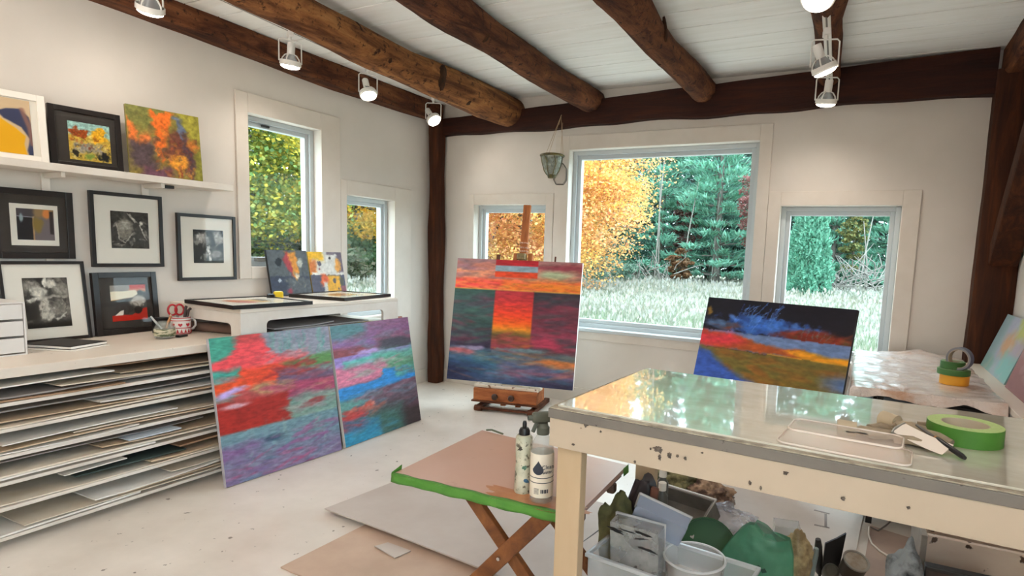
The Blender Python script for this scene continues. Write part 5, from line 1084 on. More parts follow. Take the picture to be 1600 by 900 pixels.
    p = at(1017, 790, 1, 1.92); o = MB().box((p.x, p.y, p.z-.08), (.028, .02, .3), (.0, .08, 0), .006).done('brown_block', mat('brown_block', '#6a3f30', .7)); tag(o, 'reddish brown wooden block between the black bag and the grey tray', 'block')
    # grey dish pan
    p = at(1062, 795, 2, .17); r = thing('grey_pan', 'grey rectangular pan tilted under the table beneath the rags', 'pan', (p.x, p.y, .105), (.55, -.05, -.32)); gm = mat('pan_grey', '#7d7770', .45, '#5f5a55', 6)
    m = MB(); open_box(m, -.16, .16, -.10, .10, 0, .10, .006); m.done('pan_body', gm, r); m = MB(); q = [(-.165, -.105), (.165, -.105), (.165, .105), (-.165, .105)]; m.tube([(x, y, .10) for x, y in q+q[:1]], .006, 8, False); m.done('rim', mat('pan_rim', '#c9c4be', .4), r)
    # rags
    for k, (px, py, s, c1, c2, lab, y) in enumerate(((1062, 752, (.10, .06, .07), '#8f8a64', '#4f4e38', 'bundle of camouflage green and beige rags behind the grey pan', 2.5), (1108, 772, (.09, .05, .055), '#b0937a', '#5f4a40', 'bundle of dirty beige rags right of the green ones', 2.5), (1133, 783, (.035, .03, .03), '#a89c94', '#5f5a58', 'small grey rag at the right of the beige bundle', 2.52))):
        p, u = fl(px, py, .085-.02*k); sc_ = u*917/2.5; s = (s[0]*sc_, s[1]*sc_, .085-.02*k); o = MB().blob((p.x, p.y, p.z+.004), s, 5, .2, 2.4, k+11, flat=-.97).done('paint_rag', mat('rag%d' % k, c1, .9, c2, 16, bump=.5, bs=30, lo=.4, hi=.6), None, 80); tag(o, lab, 'rag')
    for k, (px, py, lab) in enumerate(((1036, 741, 'white capped small bottle standing highest beside the far leg'), (1035, 762, 'white capped small bottle standing below the other one'))):
        p = at(px, py, 1, 2.22-.05*k); t = thing('small_bottle', lab, 'bottle', (p.x, p.y, .0006)); hb = p.z+.02; MB().lathe([(0, 0), (.024, 0), (.024, hb-.055), (.012, hb-.035), (.012, hb-.03), (0, hb-.03)], 18).done('bottle_body', mat('bottle_dim', '#5a5a55', .3), t, 40); MB().lathe([(0, hb-.03), (.0155, hb-.03), (.0155, hb), (.013, hb+.002), (0, hb+.002)], 18).done('cap', M_WFRAME, t, 40)
    # clear crinkled bags
    def crinkle(lab, px, py, y, s, rot, m_, seed):
        p, u = fl(px, py, s[2]); k_ = u*917/2.25; o = MB().blob((p.x, p.y, p.z+.004), (s[0]*k_, s[1]*k_, s[2]), 5, .16, 3.4, seed, (0, 0, rot[2])).done('plastic_bag', m_, None, 25); tag(o, lab, 'plastic bag')
    crinkle('large clear crinkled plastic bag behind the bucket', 1130, 818, 2.25, (.135, .08, .075), (.2, .15, -.2), plastic_mat('clear_bag', '#c9ced8', .38, .08, 20, '#9a98a8'), 21)
    crinkle('small clear crinkled plastic wrapper beside the grey pan', 1078, 806, 2.2, (.07, .04, .03), (0, .3, 0), plastic_mat('clear_wrap', '#d8d8dc', .4, .08, 20, '#a5a5ae'), 24)
    # green printed bag
    p = at(1188, 872, 2, .175); r = thing('green_bag', 'translucent green printed plastic bag standing under the glass-topped table', 'bag', (p.x, p.y, .165)); r.scale = (1.14, 1.14, 1.03); gm = plastic_mat('green_bag', '#5fa384', .82, .3, 7, '#4a8f70')
    outline = [(-.125, -.16), (-.135, -.02), (-.10, .05), (-.07, .10), (-.045, .125), (-.028, .128), (-.022, .14), (-.010, .128), (.03, .11), (.05, .09), (.075, .085), (.085, .10), (.10, .04), (.105, -.05), (.10, -.16)]
    def green(u, v):
        k = v*(len(outline)//2-1); lo_ = outline[:8][::1]; hi_ = outline[7:][::-1]; i = min(int(k), 6); f_ = k-i
        a_ = Vector(lo_[i]).lerp(Vector(lo_[min(i+1, 7)]), f_); b_ = Vector(hi_[i]).lerp(Vector(hi_[min(i+1, 7)]), f_); q = a_.lerp(b_, u)
        return (q.x, -.05*math.sin(PI*u)*(1-.6*v)+.012*mnoise.noise(Vector((q.x*30, q.y*30, 1))), q.y)
    o = MB().grid(28, 28, green).grid(28, 28, lambda u, v: (lambda q: (q[0], .03-q[1]*.5, q[2]))(green(u, v))).done('bag_film', gm, r, 50)
    ink = mat('green_ink', '#1f4a3a', .5); m = MB()
    for k in range(11):
        x, z = [(-.05, -.03), (-.02, -.045), (.0, .01), (.02, -.0), (.015, -.035), (.035, -.04), (-.07, -.05), (.05, -.02), (-.005, -.075), (.01, -.085), (-.04, -.08)][k]
        m.box((x, -.062, z), (.016, .002, .006+.008*(k % 3 == 0)), (0, -.5, 0))
    m.done('printed_marks', ink, r)
    p = at(1228, 838, 2, .06); r = thing('plastic_cup', 'clear rectangular plastic container behind the green bag', 'container', (p.x, p.y, .0006), (0, 0, .2)); m = MB(); open_box(m, -.055, .055, -.045, .045, 0, .12, .002); m.done('container_body', clear, r)
    # tan lumpy bag, tubes, can, rag
    p = at(1243, 885, 2, .10); o = MB().blob((p.x, p.y, .125), (.058, .05, .12), 4, .1, 2.6, 31).done('tan_pouch', mat('tan_pouch', '#8f7a58', .4, '#c9b488', 22, lo=.45, hi=.7, bump=.4, bs=30), None, 60); tag(o, 'lumpy tan and gold plastic pouch right of the green bag', 'pouch')
    for k, (px, py, ln, rr_, rot, c, lab) in enumerate(((1268, 878, .14, .013, (.1, .1, 0), '#8a9a98', 'grey metal paint tube standing right of the tan pouch'), (1283, 868, .16, .015, (.15, -.1, 0), '#1c1c1e', 'thin black paint tube beside the grey one'), (1300, 858, .17, .028, (-.1, .12, .3), '#161518', 'wide black flattened paint tube with pointed corner'), (1296, 886, .09, .03, (.9, .2, 0), '#4a463c', 'round olive grey jar lying before the black tubes'))):
        p = at(px, py, 2, ln*.5+.02); t = thing('paint_tube', lab, 'paint tube', (p.x, p.y, .02 if k != 3 else .035), rot, 'paint tubes under the table'); cm = mat('tube%d' % k, c, .3, spec=.7)
        if k == 2: MB().prism([(-.035, 0), (.03, 0), (.033, ln*.96), (.0, ln*.78), (-.04, ln*.6)], .012, Matrix.Rotation(PI/2, 4, 'X')).done('tube_body', cm, t)
        else: MB().lathe([(0, 0), (rr_*.6, 0), (rr_, .01), (rr_, ln*.8), (rr_*.7, ln), (0, ln)], 18).done('tube_body', cm, t, 40)
        MB().lathe([(0, -.018), (rr_*.4, -.018), (rr_*.4, .0), (0, .0)], 12).done('cap', M_BLK2, t, 40)
    p = at(1330, 880, 2, .07); r = thing('paint_can', 'round tin with a shiny rim tilted right of the black tubes', 'can', (p.x, p.y, .03), (.35, .25, 0))
    MB().lathe([(0, 0), (.048, 0), (.048, .07), (0, .07)], 32).done('can_body', mat('can_grey', '#4f463c', .4), r, 40); MB().lathe([(.049, .066), (.052, .07), (.052, .076), (.044, .076), (.042, .07)], 32).done('rim', M_METAL, r, 40); MB().lathe([(0, .07), (.043, .07), (.043, .073), (.02, .074), (0, .073)], 28).done('lid', mat('lid_tan', '#a09280', .3, '#c4c0ba', 20), r, 40)
    p = at(1415, 890, 1, 2.05); o = MB().blob((p.x, p.y, (p.z+.075)/2), (.065, .05, (p.z+.075)/2), 5, .13, 1.8, 41, flat=-.98).done('grey_rag', mat('rag_grey', '#9aa0a4', .8, '#3f4044', 12, lo=.42, hi=.6, bump=.4, bs=30), None, 70); tag(o, 'stiff grey paint-soaked rag left of the white crate', 'rag')
    # black printed box
    a_, b_ = at(1446, 884, 1, 2.06), at(1570, 884, 1, 2.06); w = b_.x-a_.x; r = thing('black_box', 'black printed carton under the right part of the table', 'box', ((a_.x+b_.x)/2, 2.06, .0006), (0, 0, .02)); zb = a_.z-.132
    MB().bx(-w/2, w/2, 0, .035, 0, a_.z, .003).done('carton', mat('carton_black', '#100e10', .45), r)
    MB().bx(-w/2+.004, -w/2+.09, -.0012, 0, zb+.01, zb+.12).done('dark_label', mat('label_brown', '#4a342c', .6, '#1f1718', 12), r)
    text(r, 'OPEN', .046, (.035, -.0012, zb+.104), (PI/2, 0, 0), mat('carton_text', '#8f8890', .6)); MB().bx(w/2-.02, w/2-.002, .0, .02, zb+.132, zb+.139, .002).done('corner_flap', M_BLK2, r)
    # white spattered crate
    a_, b_ = at(1450, 836, 1, 2.23), at(1600, 868, 1, 2.23); r = thing('wooden_crate', 'white wooden crate spattered with brown paint under the right of the table', 'crate', (a_.x, 2.23, Z0), .0); cw = spotted('crate_white', '#e4d6c8', '#5a463a', '#d8c2b4', 22, .64, .5, .04, 3, .2, (1, 1, 4)); hgt = a_.z
    MB().bx(0, .62, 0, .018, 0, hgt, .002).done('front_board', cw, r); MB().bx(0, .62, .30, .318, 0, hgt, .002).done('back_board', cw, r)
    MB().bx(-.018, 0, 0, .318, 0, hgt-.004, .002).done('side_board', mat('crate_grey', '#a9a29a', .6, '#8a847d', 8), r); MB().bx(.62, .638, 0, .318, 0, hgt, .002).done('side_board', cw, r); MB().bx(0, .62, .018, .30, 0, .015).done('bottom_board', cw, r)
    # plug and cord
    p = at(1358, 816, 2, .02); r = thing('power_cord', 'white power cord trailing on the floor around the cart foot', 'cord', (p.x, p.y, Z0+.0075))
    pts = [at(*q, 2, .01)-Vector((p.x, p.y, .0055)) for q in ((1358, 824), (1357, 836), (1362, 850), (1375, 862), (1392, 872), (1405, 878))]; MB().tube(pts, .0045, 8).done('cord', M_WFRAME, r, 60)
    pts = [at(*q, 2, .01)-Vector((p.x, p.y, .0055)) for q in ((1360, 824), (1372, 830), (1384, 822), (1395, 812))]; MB().tube(pts, .004, 8).done('cord', mat('cord_grey', '#6f6a66', .5), r, 60)
    o = MB().tube([at(*q, 2, .012) for q in ((908, 850), (940, 826), (975, 796), (1000, 770))], .005, 6).done('floor_cable', mat('cable_dark', '#4a4644', .6), None, 60); tag(o, 'thin dark cable running along the floor between the two tables', 'cable')  # stands for the dark seam of a cardboard edge
clutter()

# ---------------------------------------------------------------- track lamps
M_LW = mat('lamp_white', '#e6e2dc', .35); 
def lamp_mat():
    m, nt, p, o = _new('lamp_lens'); p.inputs['Base Color'].default_value = (1, 1, 1, 1); p.inputs['Emission Color'].default_value = (1, .9, .74, 1); p.inputs['Emission Strength'].default_value = 9; return m
M_LENS = lamp_mat()
def head(label, p, aim, yaw_y, watts, ang=1.25):
    """gimbal track head: adapter on the rail, U yoke, open basket and a glowing reflector bulb"""
    p = Vector(p); r = thing('track_spotlight', label, 'spotlight', p, (0, 0, yaw_y)); aim = (Matrix.Rotation(-yaw_y, 3, 'Z') @ Vector(aim)).normalized()
    MB().box((0, 0, -.016), (.03, .062, .032), bev=.003).done('adapter', M_LW, r); MB().cyl((0, 0, -.032), (0, 0, -.05), .009, n=12).done('stem', M_LW, r)
    W, zt, zb = .066, -.05, -.185
    MB().tube([(-W, 0, zb), (-W, 0, zt-.012), (-W+.012, 0, zt), (W-.012, 0, zt), (W, 0, zt-.012), (W, 0, zb)], .0042, 8).done('yoke', M_LW, r, 50)
    q = aim.to_track_quat('-Z', 'Y').to_matrix().to_4x4(); T = Matrix.Translation((0, 0, zb)) @ q
    def put(m, n, mm, a=40): bmesh.ops.transform(m.bm, matrix=T, verts=m.bm.verts[:]); m.done(n, mm, r, a)
    m = MB(); m.lathe([(0, .118), (.02, .118), (.023, .112), (.023, .045), (.02, .04), (0, .04)], 22); put(m, 'socket', M_LW)
    m = MB()
    for k in range(4):
        a = PI/4+k*PI/2; c, s = math.cos(a), math.sin(a); m.tube([(.018*c, .018*s, .05), (.036*c, .036*s, .042), (.052*c, .052*s, .022), (.058*c, .058*s, .0)], .004, 6)
    put(m, 'basket', M_LW); m = MB(); m.lathe([(.058, .008), (.062, .008), (.063, -.016), (.059, -.018)], 32, closed=True); put(m, 'ring', M_LW)
    m = MB(); m.lathe([(.021, .05), (.03, .03), (.05, .0), (.056, -.016), (.056, -.022)], 28); put(m, 'reflector', mat('reflector', '#b9bcbf', .25, metal=.6))
    m = MB(); m.lathe([(.056, -.020), (.054, -.028), (.04, -.036), (.02, -.040), (0, -.041)], 28); put(m, 'bulb_lens', M_LENS)
    ld = bpy.data.lights.new('spot', 'SPOT'); ld.energy = watts; ld.spot_size = 2.5; ld.spot_blend = 1; ld.color = (1, .90, .79); ld.shadow_soft_size = .06
    lo = bpy.data.objects.new('spot_light', ld); COL.objects.link(lo); wa = Matrix.Rotation(yaw_y, 3, 'Z') @ aim
    lo.location = p+Vector((0, 0, zb))+wa*.06; lo.rotation_mode = 'QUATERNION'; lo.rotation_quaternion = wa.to_track_quat('-Z', 'Y')
def lamps():
    zt = 2.612; a, b = at(345, 0, 2, zt), at(706, 165, 2, zt); d = (b-a).normalized(); a0 = a-d*3.2; yaw = math.atan2(d.y, d.x)-PI/2
    r = thing('lamp_track', 'long white lamp track on the ceiling beside the thick log', 'lamp track', (a0.x, a0.y, zt), yaw); L = (b-a0).length
    m = MB(); m.bx(-.019, .019, 0, L, 0, .033, .002); m.done('rail', M_LW, r); m = MB(); m.bx(-.0045, .0045, .01, L-.01, -.0008, .002); m.done('slot', mat('slot_dark', '#6f6a64', .5), r)
    MB().bx(-.021, .021, L, L+.012, 0, .034, .002).done('end_cap', M_LW, r)
    def on_track(px, py):
        q = at(px, py, 2, zt); t = (q-a0).dot(d); return a0+d*t
    Wl = 11
    head('white track spotlight nearest the camera above the wall shelf', on_track(205, -46), (-.62, .25, -1.2), yaw+.3, Wl*.55)
    head('white track spotlight hanging straight down above the tall window', on_track(433, 52), (-.16, .05, -1), yaw+1.05, Wl)
    head('white track spotlight above the narrow window, tilted right', on_track(556, 107), (.45, -.15, -1), yaw+.9, Wl)
    head('white track spotlight at the far end of the long track', on_track(676, 152), (.75, -.1, -.85), yaw+.4, Wl)
    head('track spotlight behind the camera on the long track', a0+d*1.6, (-.3, .5, -.9), yaw, Wl*2)  # unseen extra head, added to brighten the room
    zr = ZC-.03-.5*(.08-.1)-.088+.0; zr = 2.478
    e = at(1296, 128, 2, zr); s = Vector((-.20, 1.6, zr)); d2 = Vector((e.x-s.x, e.y-s.y, 0)); L2 = d2.length+.1; yaw2 = math.atan2(d2.y, d2.x)-PI/2; d2.normalize()
    r = thing('lamp_track', 'short white lamp track under the slim ceiling log', 'lamp track', (s.x, s.y, zr), yaw2); m = MB(); m.bx(-.019, .019, 0, L2, 0, .033, .002); m.done('rail', M_LW, r); m = MB(); m.bx(-.0045, .0045, .01, L2-.01, -.0008, .002); m.done('slot', mat('slot_dark2', '#6f6a64', .5), r)
    def on2(px, py): q = at(px, py, 2, zr); t = (q-s).dot(d2); return s+d2*t
    head('white track spotlight on the slim log, glowing towards the camera', on2(1291, -92), (-.05, -.55, -.8), yaw2, Wl*1.1)
    head('white track spotlight on the slim log, middle one of three', on2(1290, 46), (.35, .25, -.9), yaw2+.2, Wl)
    head('white track spotlight on the slim log, farthest of three', on2(1294, 108), (-.1, .25, -1), yaw2+.3, Wl)
    # unseen uplighters added out of frame as fill for ceiling and walls
    gm, nt, p, o = _new('opal_glow'); p.inputs['Base Color'].default_value = (1, 1, 1, 1); p.inputs['Emission Color'].default_value = (1, .975, .945, 1); p.inputs['Emission Strength'].default_value = FILL_STRENGTH
    for x, y, zg, rd, lab in ((-2.1, .2, 1.62, .095, 'white uplighter floor lamp left of the camera'), (-1.1, -1.7, 1.62, .13, 'white uplighter floor lamp behind the camera'), (.35, -1.2, 1.62, .14, 'white uplighter floor lamp right behind the camera')):
        t = thing('floor_lamp', lab, 'lamp', (x, y, .0006)); MB().lathe([(0, zg-.12), (.06, zg-.10), (.14, zg-.03), (.17, zg), (.165, zg), (.135, zg-.026), (0, zg-.03)], 36).done('bowl', M_LW, t, 40); MB().lathe([(0, zg-.022), (rd-.004, zg-.021), (rd-.004, zg-.024), (0, zg-.025)], 32).done('glowing_disc', gm, t)
        MB().cyl((0, 0, .02), (0, 0, zg-.11), .011, n=12).done('pole', M_LW, t); MB().lathe([(0, 0), (.13, 0), (.13, .012), (.02, .03), (0, .03)], 28).done('base', M_LW, t, 40)
FILL_STRENGTH = 330
lamps()
# ---------------------------------------------------------------- outside: meadow, autumn trees and pines
NR = np.random.RandomState(5)
SKY = 7.5; OUT = .46
def leaf_mat(name, rough=.75):
    m, nt, p, o = _new(name); p.inputs['Roughness'].default_value = rough; p.inputs['Specular IOR Level'].default_value = .2
    a = nt.nodes.new('ShaderNodeAttribute'); a.attribute_name = 'Col'; nt.links.new(a.outputs['Color'], p.inputs['Base Color'])
    t = nt.nodes.new('ShaderNodeBsdfTranslucent'); nt.links.new(a.outputs['Color'], t.inputs[0]); mx = nt.nodes.new('ShaderNodeMixShader'); mx.inputs[0].default_value = .5
    nt.links.new(p.outputs[0], mx.inputs[1]); nt.links.new(t.outputs[0], mx.inputs[2]); nt.links.new(mx.outputs[0], o.inputs[0]); return m
M_LEAF = leaf_mat('foliage')
M_BARK = mat('bark_grey', '#6f6a62', .9, '#4a443e', 3, (3, 3, .6), bump=.4, bs=8)
M_BARKP = mat('bark_pale', '#85817a', .9, '#645f58', 3, (3, 3, .6))
def cards(C, L, W, D, N_):
    """quads at C, long axis D (length L), width along D x N_"""
    D = D/np.linalg.norm(D, axis=1, keepdims=True); S = np.cross(D, N_); S /= np.linalg.norm(S, axis=1, keepdims=True)+1e-9
    d = D*L[:, None]*.5; s = S*W[:, None]*.5
    V = np.stack([C-d, C+s, C+d, C-s], 1).reshape(-1, 3); return V
def foliage(name, C, L, W, D, N_, cols, parent, patch=None, pw=.5, gain=1.):
    n = len(C); pal = np.array([lin(c)[:3] for c in cols]); k = NR.randint(len(cols), size=n); c = pal[k]
    if patch is not None:
        pp = np.array([lin(x)[:3] for x in patch[0]]); f = _fbm(C[:, 0]*patch[1]+C[:, 2]*.35+50, C[:, 2]*patch[1]*1.3+C[:, 1]*.4+50, 77, 3); i = np.clip(((f-.3)/.4*len(pp)).astype(int), 0, len(pp)-1); c = c*(1-pw)+pp[i]*pw
    c = c*NR.uniform(.75, 1.2, (n, 1))*OUT*gain; V = cards(C, L, W, D, N_); Q = np.arange(4*n).reshape(n, 4)
    return np_mesh(name, V, Q, M_LEAF, parent, np.clip(np.repeat(c, 4, 0), 0, 1))
def broadleaf(name, label, base, ctr, rad, n, cols, patch, size=.14, trunk=.16, ncl=90, group=None, cat='tree', gain=1.):
    r = thing(name, label, cat, base, 0, group); ctr = np.array(ctr, float); rad = np.array(rad, float)
    u = NR.normal(size=(ncl, 3)); u /= np.linalg.norm(u, axis=1, keepdims=True); cc = ctr+u*rad*(NR.uniform(.35, 1., (ncl, 1))**.6)
    k = NR.randint(ncl, size=n); v = NR.normal(size=(n, 3)); v /= np.linalg.norm(v, axis=1, keepdims=True); cr = NR.uniform(.6, 1.25, ncl)*rad.mean()*.26
    C = cc[k]+v*(cr[k]*NR.uniform(.1, 1, n)**.5)[:, None]*np.array([1.25, 1.25, .62]); C = C[C[:, 2] > .15]; n = len(C)
    D = NR.normal(size=(n, 3)); D[:, 2] = D[:, 2]*.5-.35; N_ = NR.normal(size=(n, 3))*.6+np.array([0, 0, 1.]); s = size*NR.uniform(.6, 1.3, n)
    foliage('leaf_crown', C, s*1.25, s, D, N_, cols, r, patch, .5, gain)
    m = MB(); top = Vector(ctr); m.tube([(0, 0, -.1), (.05, .03, ctr[2]*.4), top*.8, top+Vector((0, 0, rad[2]*.5))], [trunk, trunk*.85, trunk*.6, trunk*.2], 8)
    for i in range(14):
        e = Vector(cc[i*5 % ncl]); t = rnd.uniform(.25, .9); s_ = Vector((top.x*t, top.y*t, lerp(ctr[2]*.35, ctr[2]*1.1, t))); m.tube([s_, (s_+e)/2+Vector((0, 0, .25)), e], [trunk*.42, trunk*.25, trunk*.08], 6)
    m.done('trunk', M_BARK, r, 60); return r
def pine_proto(name, label, hgt, lowest, spread, cols, seed, dens=1., cat='tree', group='pines beyond the meadow', gain=1.):
    r = thing(name, label, cat, (0, 0, 0), 0, group); R = np.random.RandomState(seed); C = []; D = []; N_ = []; Ls = []; m = MB()
    m.tube([(0, 0, -.2), (.05, 0, hgt*.4), (0, .04, hgt)], [hgt*.016, hgt*.011, .02], 8)
    z = lowest
    while z < hgt*.98:
        f = (z-lowest)/(hgt-lowest); bl = spread*(1-f)**.8*(.75+.25*R.rand())+.25; nb = 5 if f < .7 else 4; a0 = R.rand()*7
        for k in range(nb):
            a = a0+2*PI*k/nb+R.uniform(-.35, .35); b = bl*R.uniform(.6, 1.15); rise = R.uniform(-.05, .18); dr = np.array([math.cos(a), math.sin(a), 0])
            m.tube([(0, 0, z), tuple(dr*b*.5+np.array([0, 0, z+rise*b*.5-.02])), tuple(dr*b+np.array([0, 0, z+rise*b+.06]))], [.035*(1-f)+.012, .02, .008], 5, False)
            nt_ = int(150*dens*(.4+.6*b/spread)); t = R.uniform(.22, 1., nt_)**.8; side = np.array([-dr[1], dr[0], 0]); off = R.normal(size=nt_)*.20*b*(1.12-t)**.6
            P = dr*(t*b)[:, None]+side*off[:, None]+np.array([0, 0, 1.])*(z+rise*b*t+R.normal(size=nt_)*.05)[:, None]
            dd = dr*.8+side*(np.sign(off)*.55)[:, None]+np.array([0, 0, .55])+R.normal(size=(nt_, 3))*.35
            C.append(P); D.append(dd); N_.append(np.array([0, 0, 1.])+R.normal(size=(nt_, 3))*.5); Ls.append(R.uniform(.24, .5, nt_))
        z += R.uniform(.30, .52)*(1 if f < .6 else .7)
    C = np.concatenate(C); D = np.concatenate(D); N_ = np.concatenate(N_); Ls = np.concatenate(Ls)
    foliage('needle_boughs', C, Ls, Ls*.17, D, N_, cols, r, None, .5, gain); m.done('trunk', M_BARK, r, 60); return r
GZ = -.38
def outside():
    g = MB().bx(-70, 40, 4.9, 80, GZ-.2, GZ).bx(-70, XL-.3, -20, 4.9, GZ-.2, GZ).bx(XR+.3, 40, -20, 4.9, GZ-.2, GZ).done('ground', mat('meadow_soil', '#6c7058', .95, '#7f8066', .8)); struct(g, 'meadow ground beyond the windows')
    gv = MB().bx(XL-4, XR+4, YB+.3, 8.2, GZ+.001, GZ+.012).bx(XL-4, XL-.25, -6, YB+.3, GZ+.001, GZ+.012).bx(XR+.25, XR+6, -6, YB+.3, GZ+.001, GZ+.012).done('ground_gravel', mat('pale_gravel', '#e2ddd2', .9, '#cfc9bd', 30)); struct(gv, 'pale gravel strip around the house')  # unseen reflector strip, added to bounce daylight up to the ceiling
    # meadow
    n = 170000; y = 6+22*NR.rand(n)**.75; x = NR.uniform(-.78, .16, n)*y+NR.uniform(-1, 1, n); l = NR.rand(n) < .22
    xl = NR.uniform(-17, -6, n); yl = -xl*NR.uniform(.60, 1.25, n); x = np.where(l, xl, x); y = np.where(l, yl, y); ok = (x > -30); dist = np.hypot(x, y)
    h = NR.uniform(.35, .75, n)*(.8+.5*_fbm(x*.5+40, y*.5+40, 5, 3)); wd = (.006+.0009*dist)*NR.uniform(.7, 1.4, n); lean = NR.normal(size=(n, 2))*.18
    B = np.stack([x, y, np.full(n, GZ)], 1); T = B+np.stack([lean[:, 0]*h*1.4, lean[:, 1]*h*1.4, h], 1); a = NR.uniform(0, PI, n); s = np.stack([np.cos(a)*wd, np.sin(a)*wd, np.zeros(n)], 1)
    V = np.stack([B-s, B+s, T+s*.15, T-s*.15], 1).reshape(-1, 3); f = _fbm(x*.22+30, y*.35+30, 9, 3)
    pal = np.array([lin(c)[:3] for c in ('#a9c49a', '#c4d4b0', '#dfe2cc', '#b9cfae', '#e9e6d6', '#d3d2b4')]); i = np.clip(((f-.28)/.44*4).astype(int)+NR.randint(0, 3, n), 0, 5); c = pal[i]*NR.uniform(.8, 1.12, (n, 1))*OUT*.95
    o = np_mesh('meadow_grass', V, np.arange(4*n).reshape(n, 4), M_LEAF, None, np.clip(np.repeat(c, 4, 0), 0, 1)); tag(o, 'tall pale meadow grass between the house and the trees', 'grass', None, 'stuff')
    n2 = 60000; k = NR.randint(n, size=n2); C = T[k]+NR.normal(size=(n2, 3))*.03; s_ = (.018+.0022*dist[k])*NR.uniform(.6, 1.3, n2); pw = np.array([lin(c)[:3] for c in ('#f4f2e8', '#ece9da', '#e2e4d6', '#f0ead6')])
    c2 = pw[NR.randint(4, size=n2)]; V2 = cards(C, s_*2.2, s_, np.stack([NR.normal(size=n2)*.3, NR.normal(size=n2)*.3, np.ones(n2)], 1), NR.normal(size=(n2, 3)))
    o = np_mesh('meadow_plumes', V2, np.arange(4*n2).reshape(n2, 4), M_LEAF, None, np.repeat(c2, 4, 0)*OUT); tag(o, 'whitish seed plumes of the tall meadow plants', 'seed heads', None, 'stuff')
    # maple in the big and narrow windows
    broadleaf('maple_tree', 'golden orange maple filling the left third of the big window', (-9.4, 15.5, GZ), (0, 0, 4.2), (4.1, 3.2, 3.7), 130000, ['#f2cc74', '#f0b874', '#f2d88c', '#eaa87c', '#f6dc90'], (['#f6d468', '#f0b878', '#e8a484', '#f2cc78'], .5), .066, .2, 300, gain=1.95)
    # trees seen in the left wall windows
    broadleaf('birch_tree', 'yellow and green leafy tree filling the tall window', (-16.6, 10.6, GZ), (0, 0, 4.4), (3.4, 3.4, 4.3), 80000, ['#8fae5c', '#a9bb5a', '#d6c24a', '#7d9a5c', '#e2d06a'], (['#7f9f5a', '#e8cf4c', '#6f9464', '#c9bd54', '#8fae66'], .45), .095, .18, 220, gain=1.6)
    broadleaf('beech_tree', 'golden yellow tree in the upper half of the narrow left window', (-18.6, 17.6, GZ), (0, 0, 3.9), (3.6, 3.4, 3.6), 45000, ['#e8bd4a', '#ecca5e', '#b9b35a', '#d9a848'], (['#ecc450', '#a8b060', '#e8b04c', '#efd478'], .5), .10, .18, 160, gain=2.2)
    broadleaf('leafy_shrub', 'low green shrub below the golden tree in the narrow left window', (-17.2, 15.9, GZ), (0, 0, 1.1), (2.6, 1.8, 1.2), 9000, ['#7fa870', '#94b478', '#6f9a68'], None, .13, .05, 50, None, 'shrub')
    broadleaf('leafy_shrub', 'grey green shrub low in the tall window', (-15.4, 12.2, GZ), (0, 0, .9), (2.4, 1.9, 1.1), 8000, ['#8a9a78', '#a0a98a', '#b4b096'], None, .12, .05, 50, None, 'shrub')
    # pines
    G1 = ['#8fc9b0', '#82bca4', '#76ae96', '#a4d8c0', '#84b898']; G2 = ['#7aa899', '#8ab6a6', '#6f9a8e', '#96bfae']; G3 = ['#78988f', '#84a498', '#6c8a84', '#90b0a4']
    A_ = pine_proto('white_pine', '', 11.2, 1.0, 3.1, G1, 3, 1., gain=1.75); B_ = pine_proto('white_pine', '', 12.4, 1.6, 3.2, G2, 4, 1., gain=1.4); C_ = pine_proto('white_pine', '', 11.8, .7, 3.5, G3, 6, .9)
    front = [(A_, -8.4, 26.5, 'bright layered pine in the middle of the big window'), (A_, -5.6, 25.5, 'bright layered pine at the right of the big window'), (B_, -11.2, 27, 'dark pine behind the edge of the orange maple'), (A_, -1.2, 27.5, 'pine left of centre in the right window'), (A_, 1.2, 26.5, 'pine at the right edge of the right window'), (B_, -3.4, 28.5, 'pine hidden between the big and right windows'), (B_, 3.6, 28.5, 'pine beyond the right edge of the right window'), (B_, -7.0, 30.5, 'taller darker pine behind the two bright ones')]
    first = set()
    for p_, x, y_, lab in front:
        o = p_ if p_.name not in first else dup(p_); first.add(p_.name); o.location = (x, y_, GZ); o.rotation_euler = (0, 0, x*2.7+y_); o['label'] = lab; k = rnd.uniform(.84, .98); o.scale = (k, k, k)
    first_c = True
    for row, (yy, x0, x1, st) in enumerate(((33, -26, 8, 2.6), (38, -30, 10, 2.9))):
        x = x0
        while x < x1:
            o = C_ if first_c else dup(C_); first_c = False; o.location = (x+rnd.uniform(-.5, .5), yy+rnd.uniform(-1, 1), GZ); o.rotation_euler = (0, 0, rnd.uniform(0, 6)); k = rnd.uniform(.85, 1.15); o.scale = (k*1.1, k*1.1, k)
            o['label'] = 'dark pine in the solid forest wall behind the meadow trees'; o['group'] = 'forest wall pines'; x += st*rnd.uniform(.8, 1.2)
    for i in range(11):
        o = dup(C_, (-25-rnd.uniform(0, 3), 3+i*2.6, GZ), (0, 0, rnd.uniform(0, 6)), 'dark pine in the forest wall behind the left-hand trees', 'left forest pines'); o.scale = (1.2, 1.2, 1)
    # bushy bright evergreen in the right window
    b = at(1262, 446, 1, 20); t_ = at(1262, 338, 1, 20)
    r = thing('arborvitae', 'dense bright green evergreen at the left of the right window', 'tree', (b.x, 20, GZ)); n3 = 20000; hh = t_.z+1.6-GZ; zz = NR.rand(n3); a3 = NR.uniform(0, 2*PI, n3); rr = .82*(1-zz)**.6*(.45+.9*_fbm(a3*1.6+20, zz*7+20, 4, 3))*NR.uniform(.75, 1.05, n3)
    C3 = np.stack([rr*np.cos(a3), rr*np.sin(a3), zz*hh], 1); D3 = np.stack([np.cos(a3)*.5, np.sin(a3)*.5, np.ones(n3)], 1)+NR.normal(size=(n3, 3))*.7; s3 = NR.uniform(.09, .18, n3)
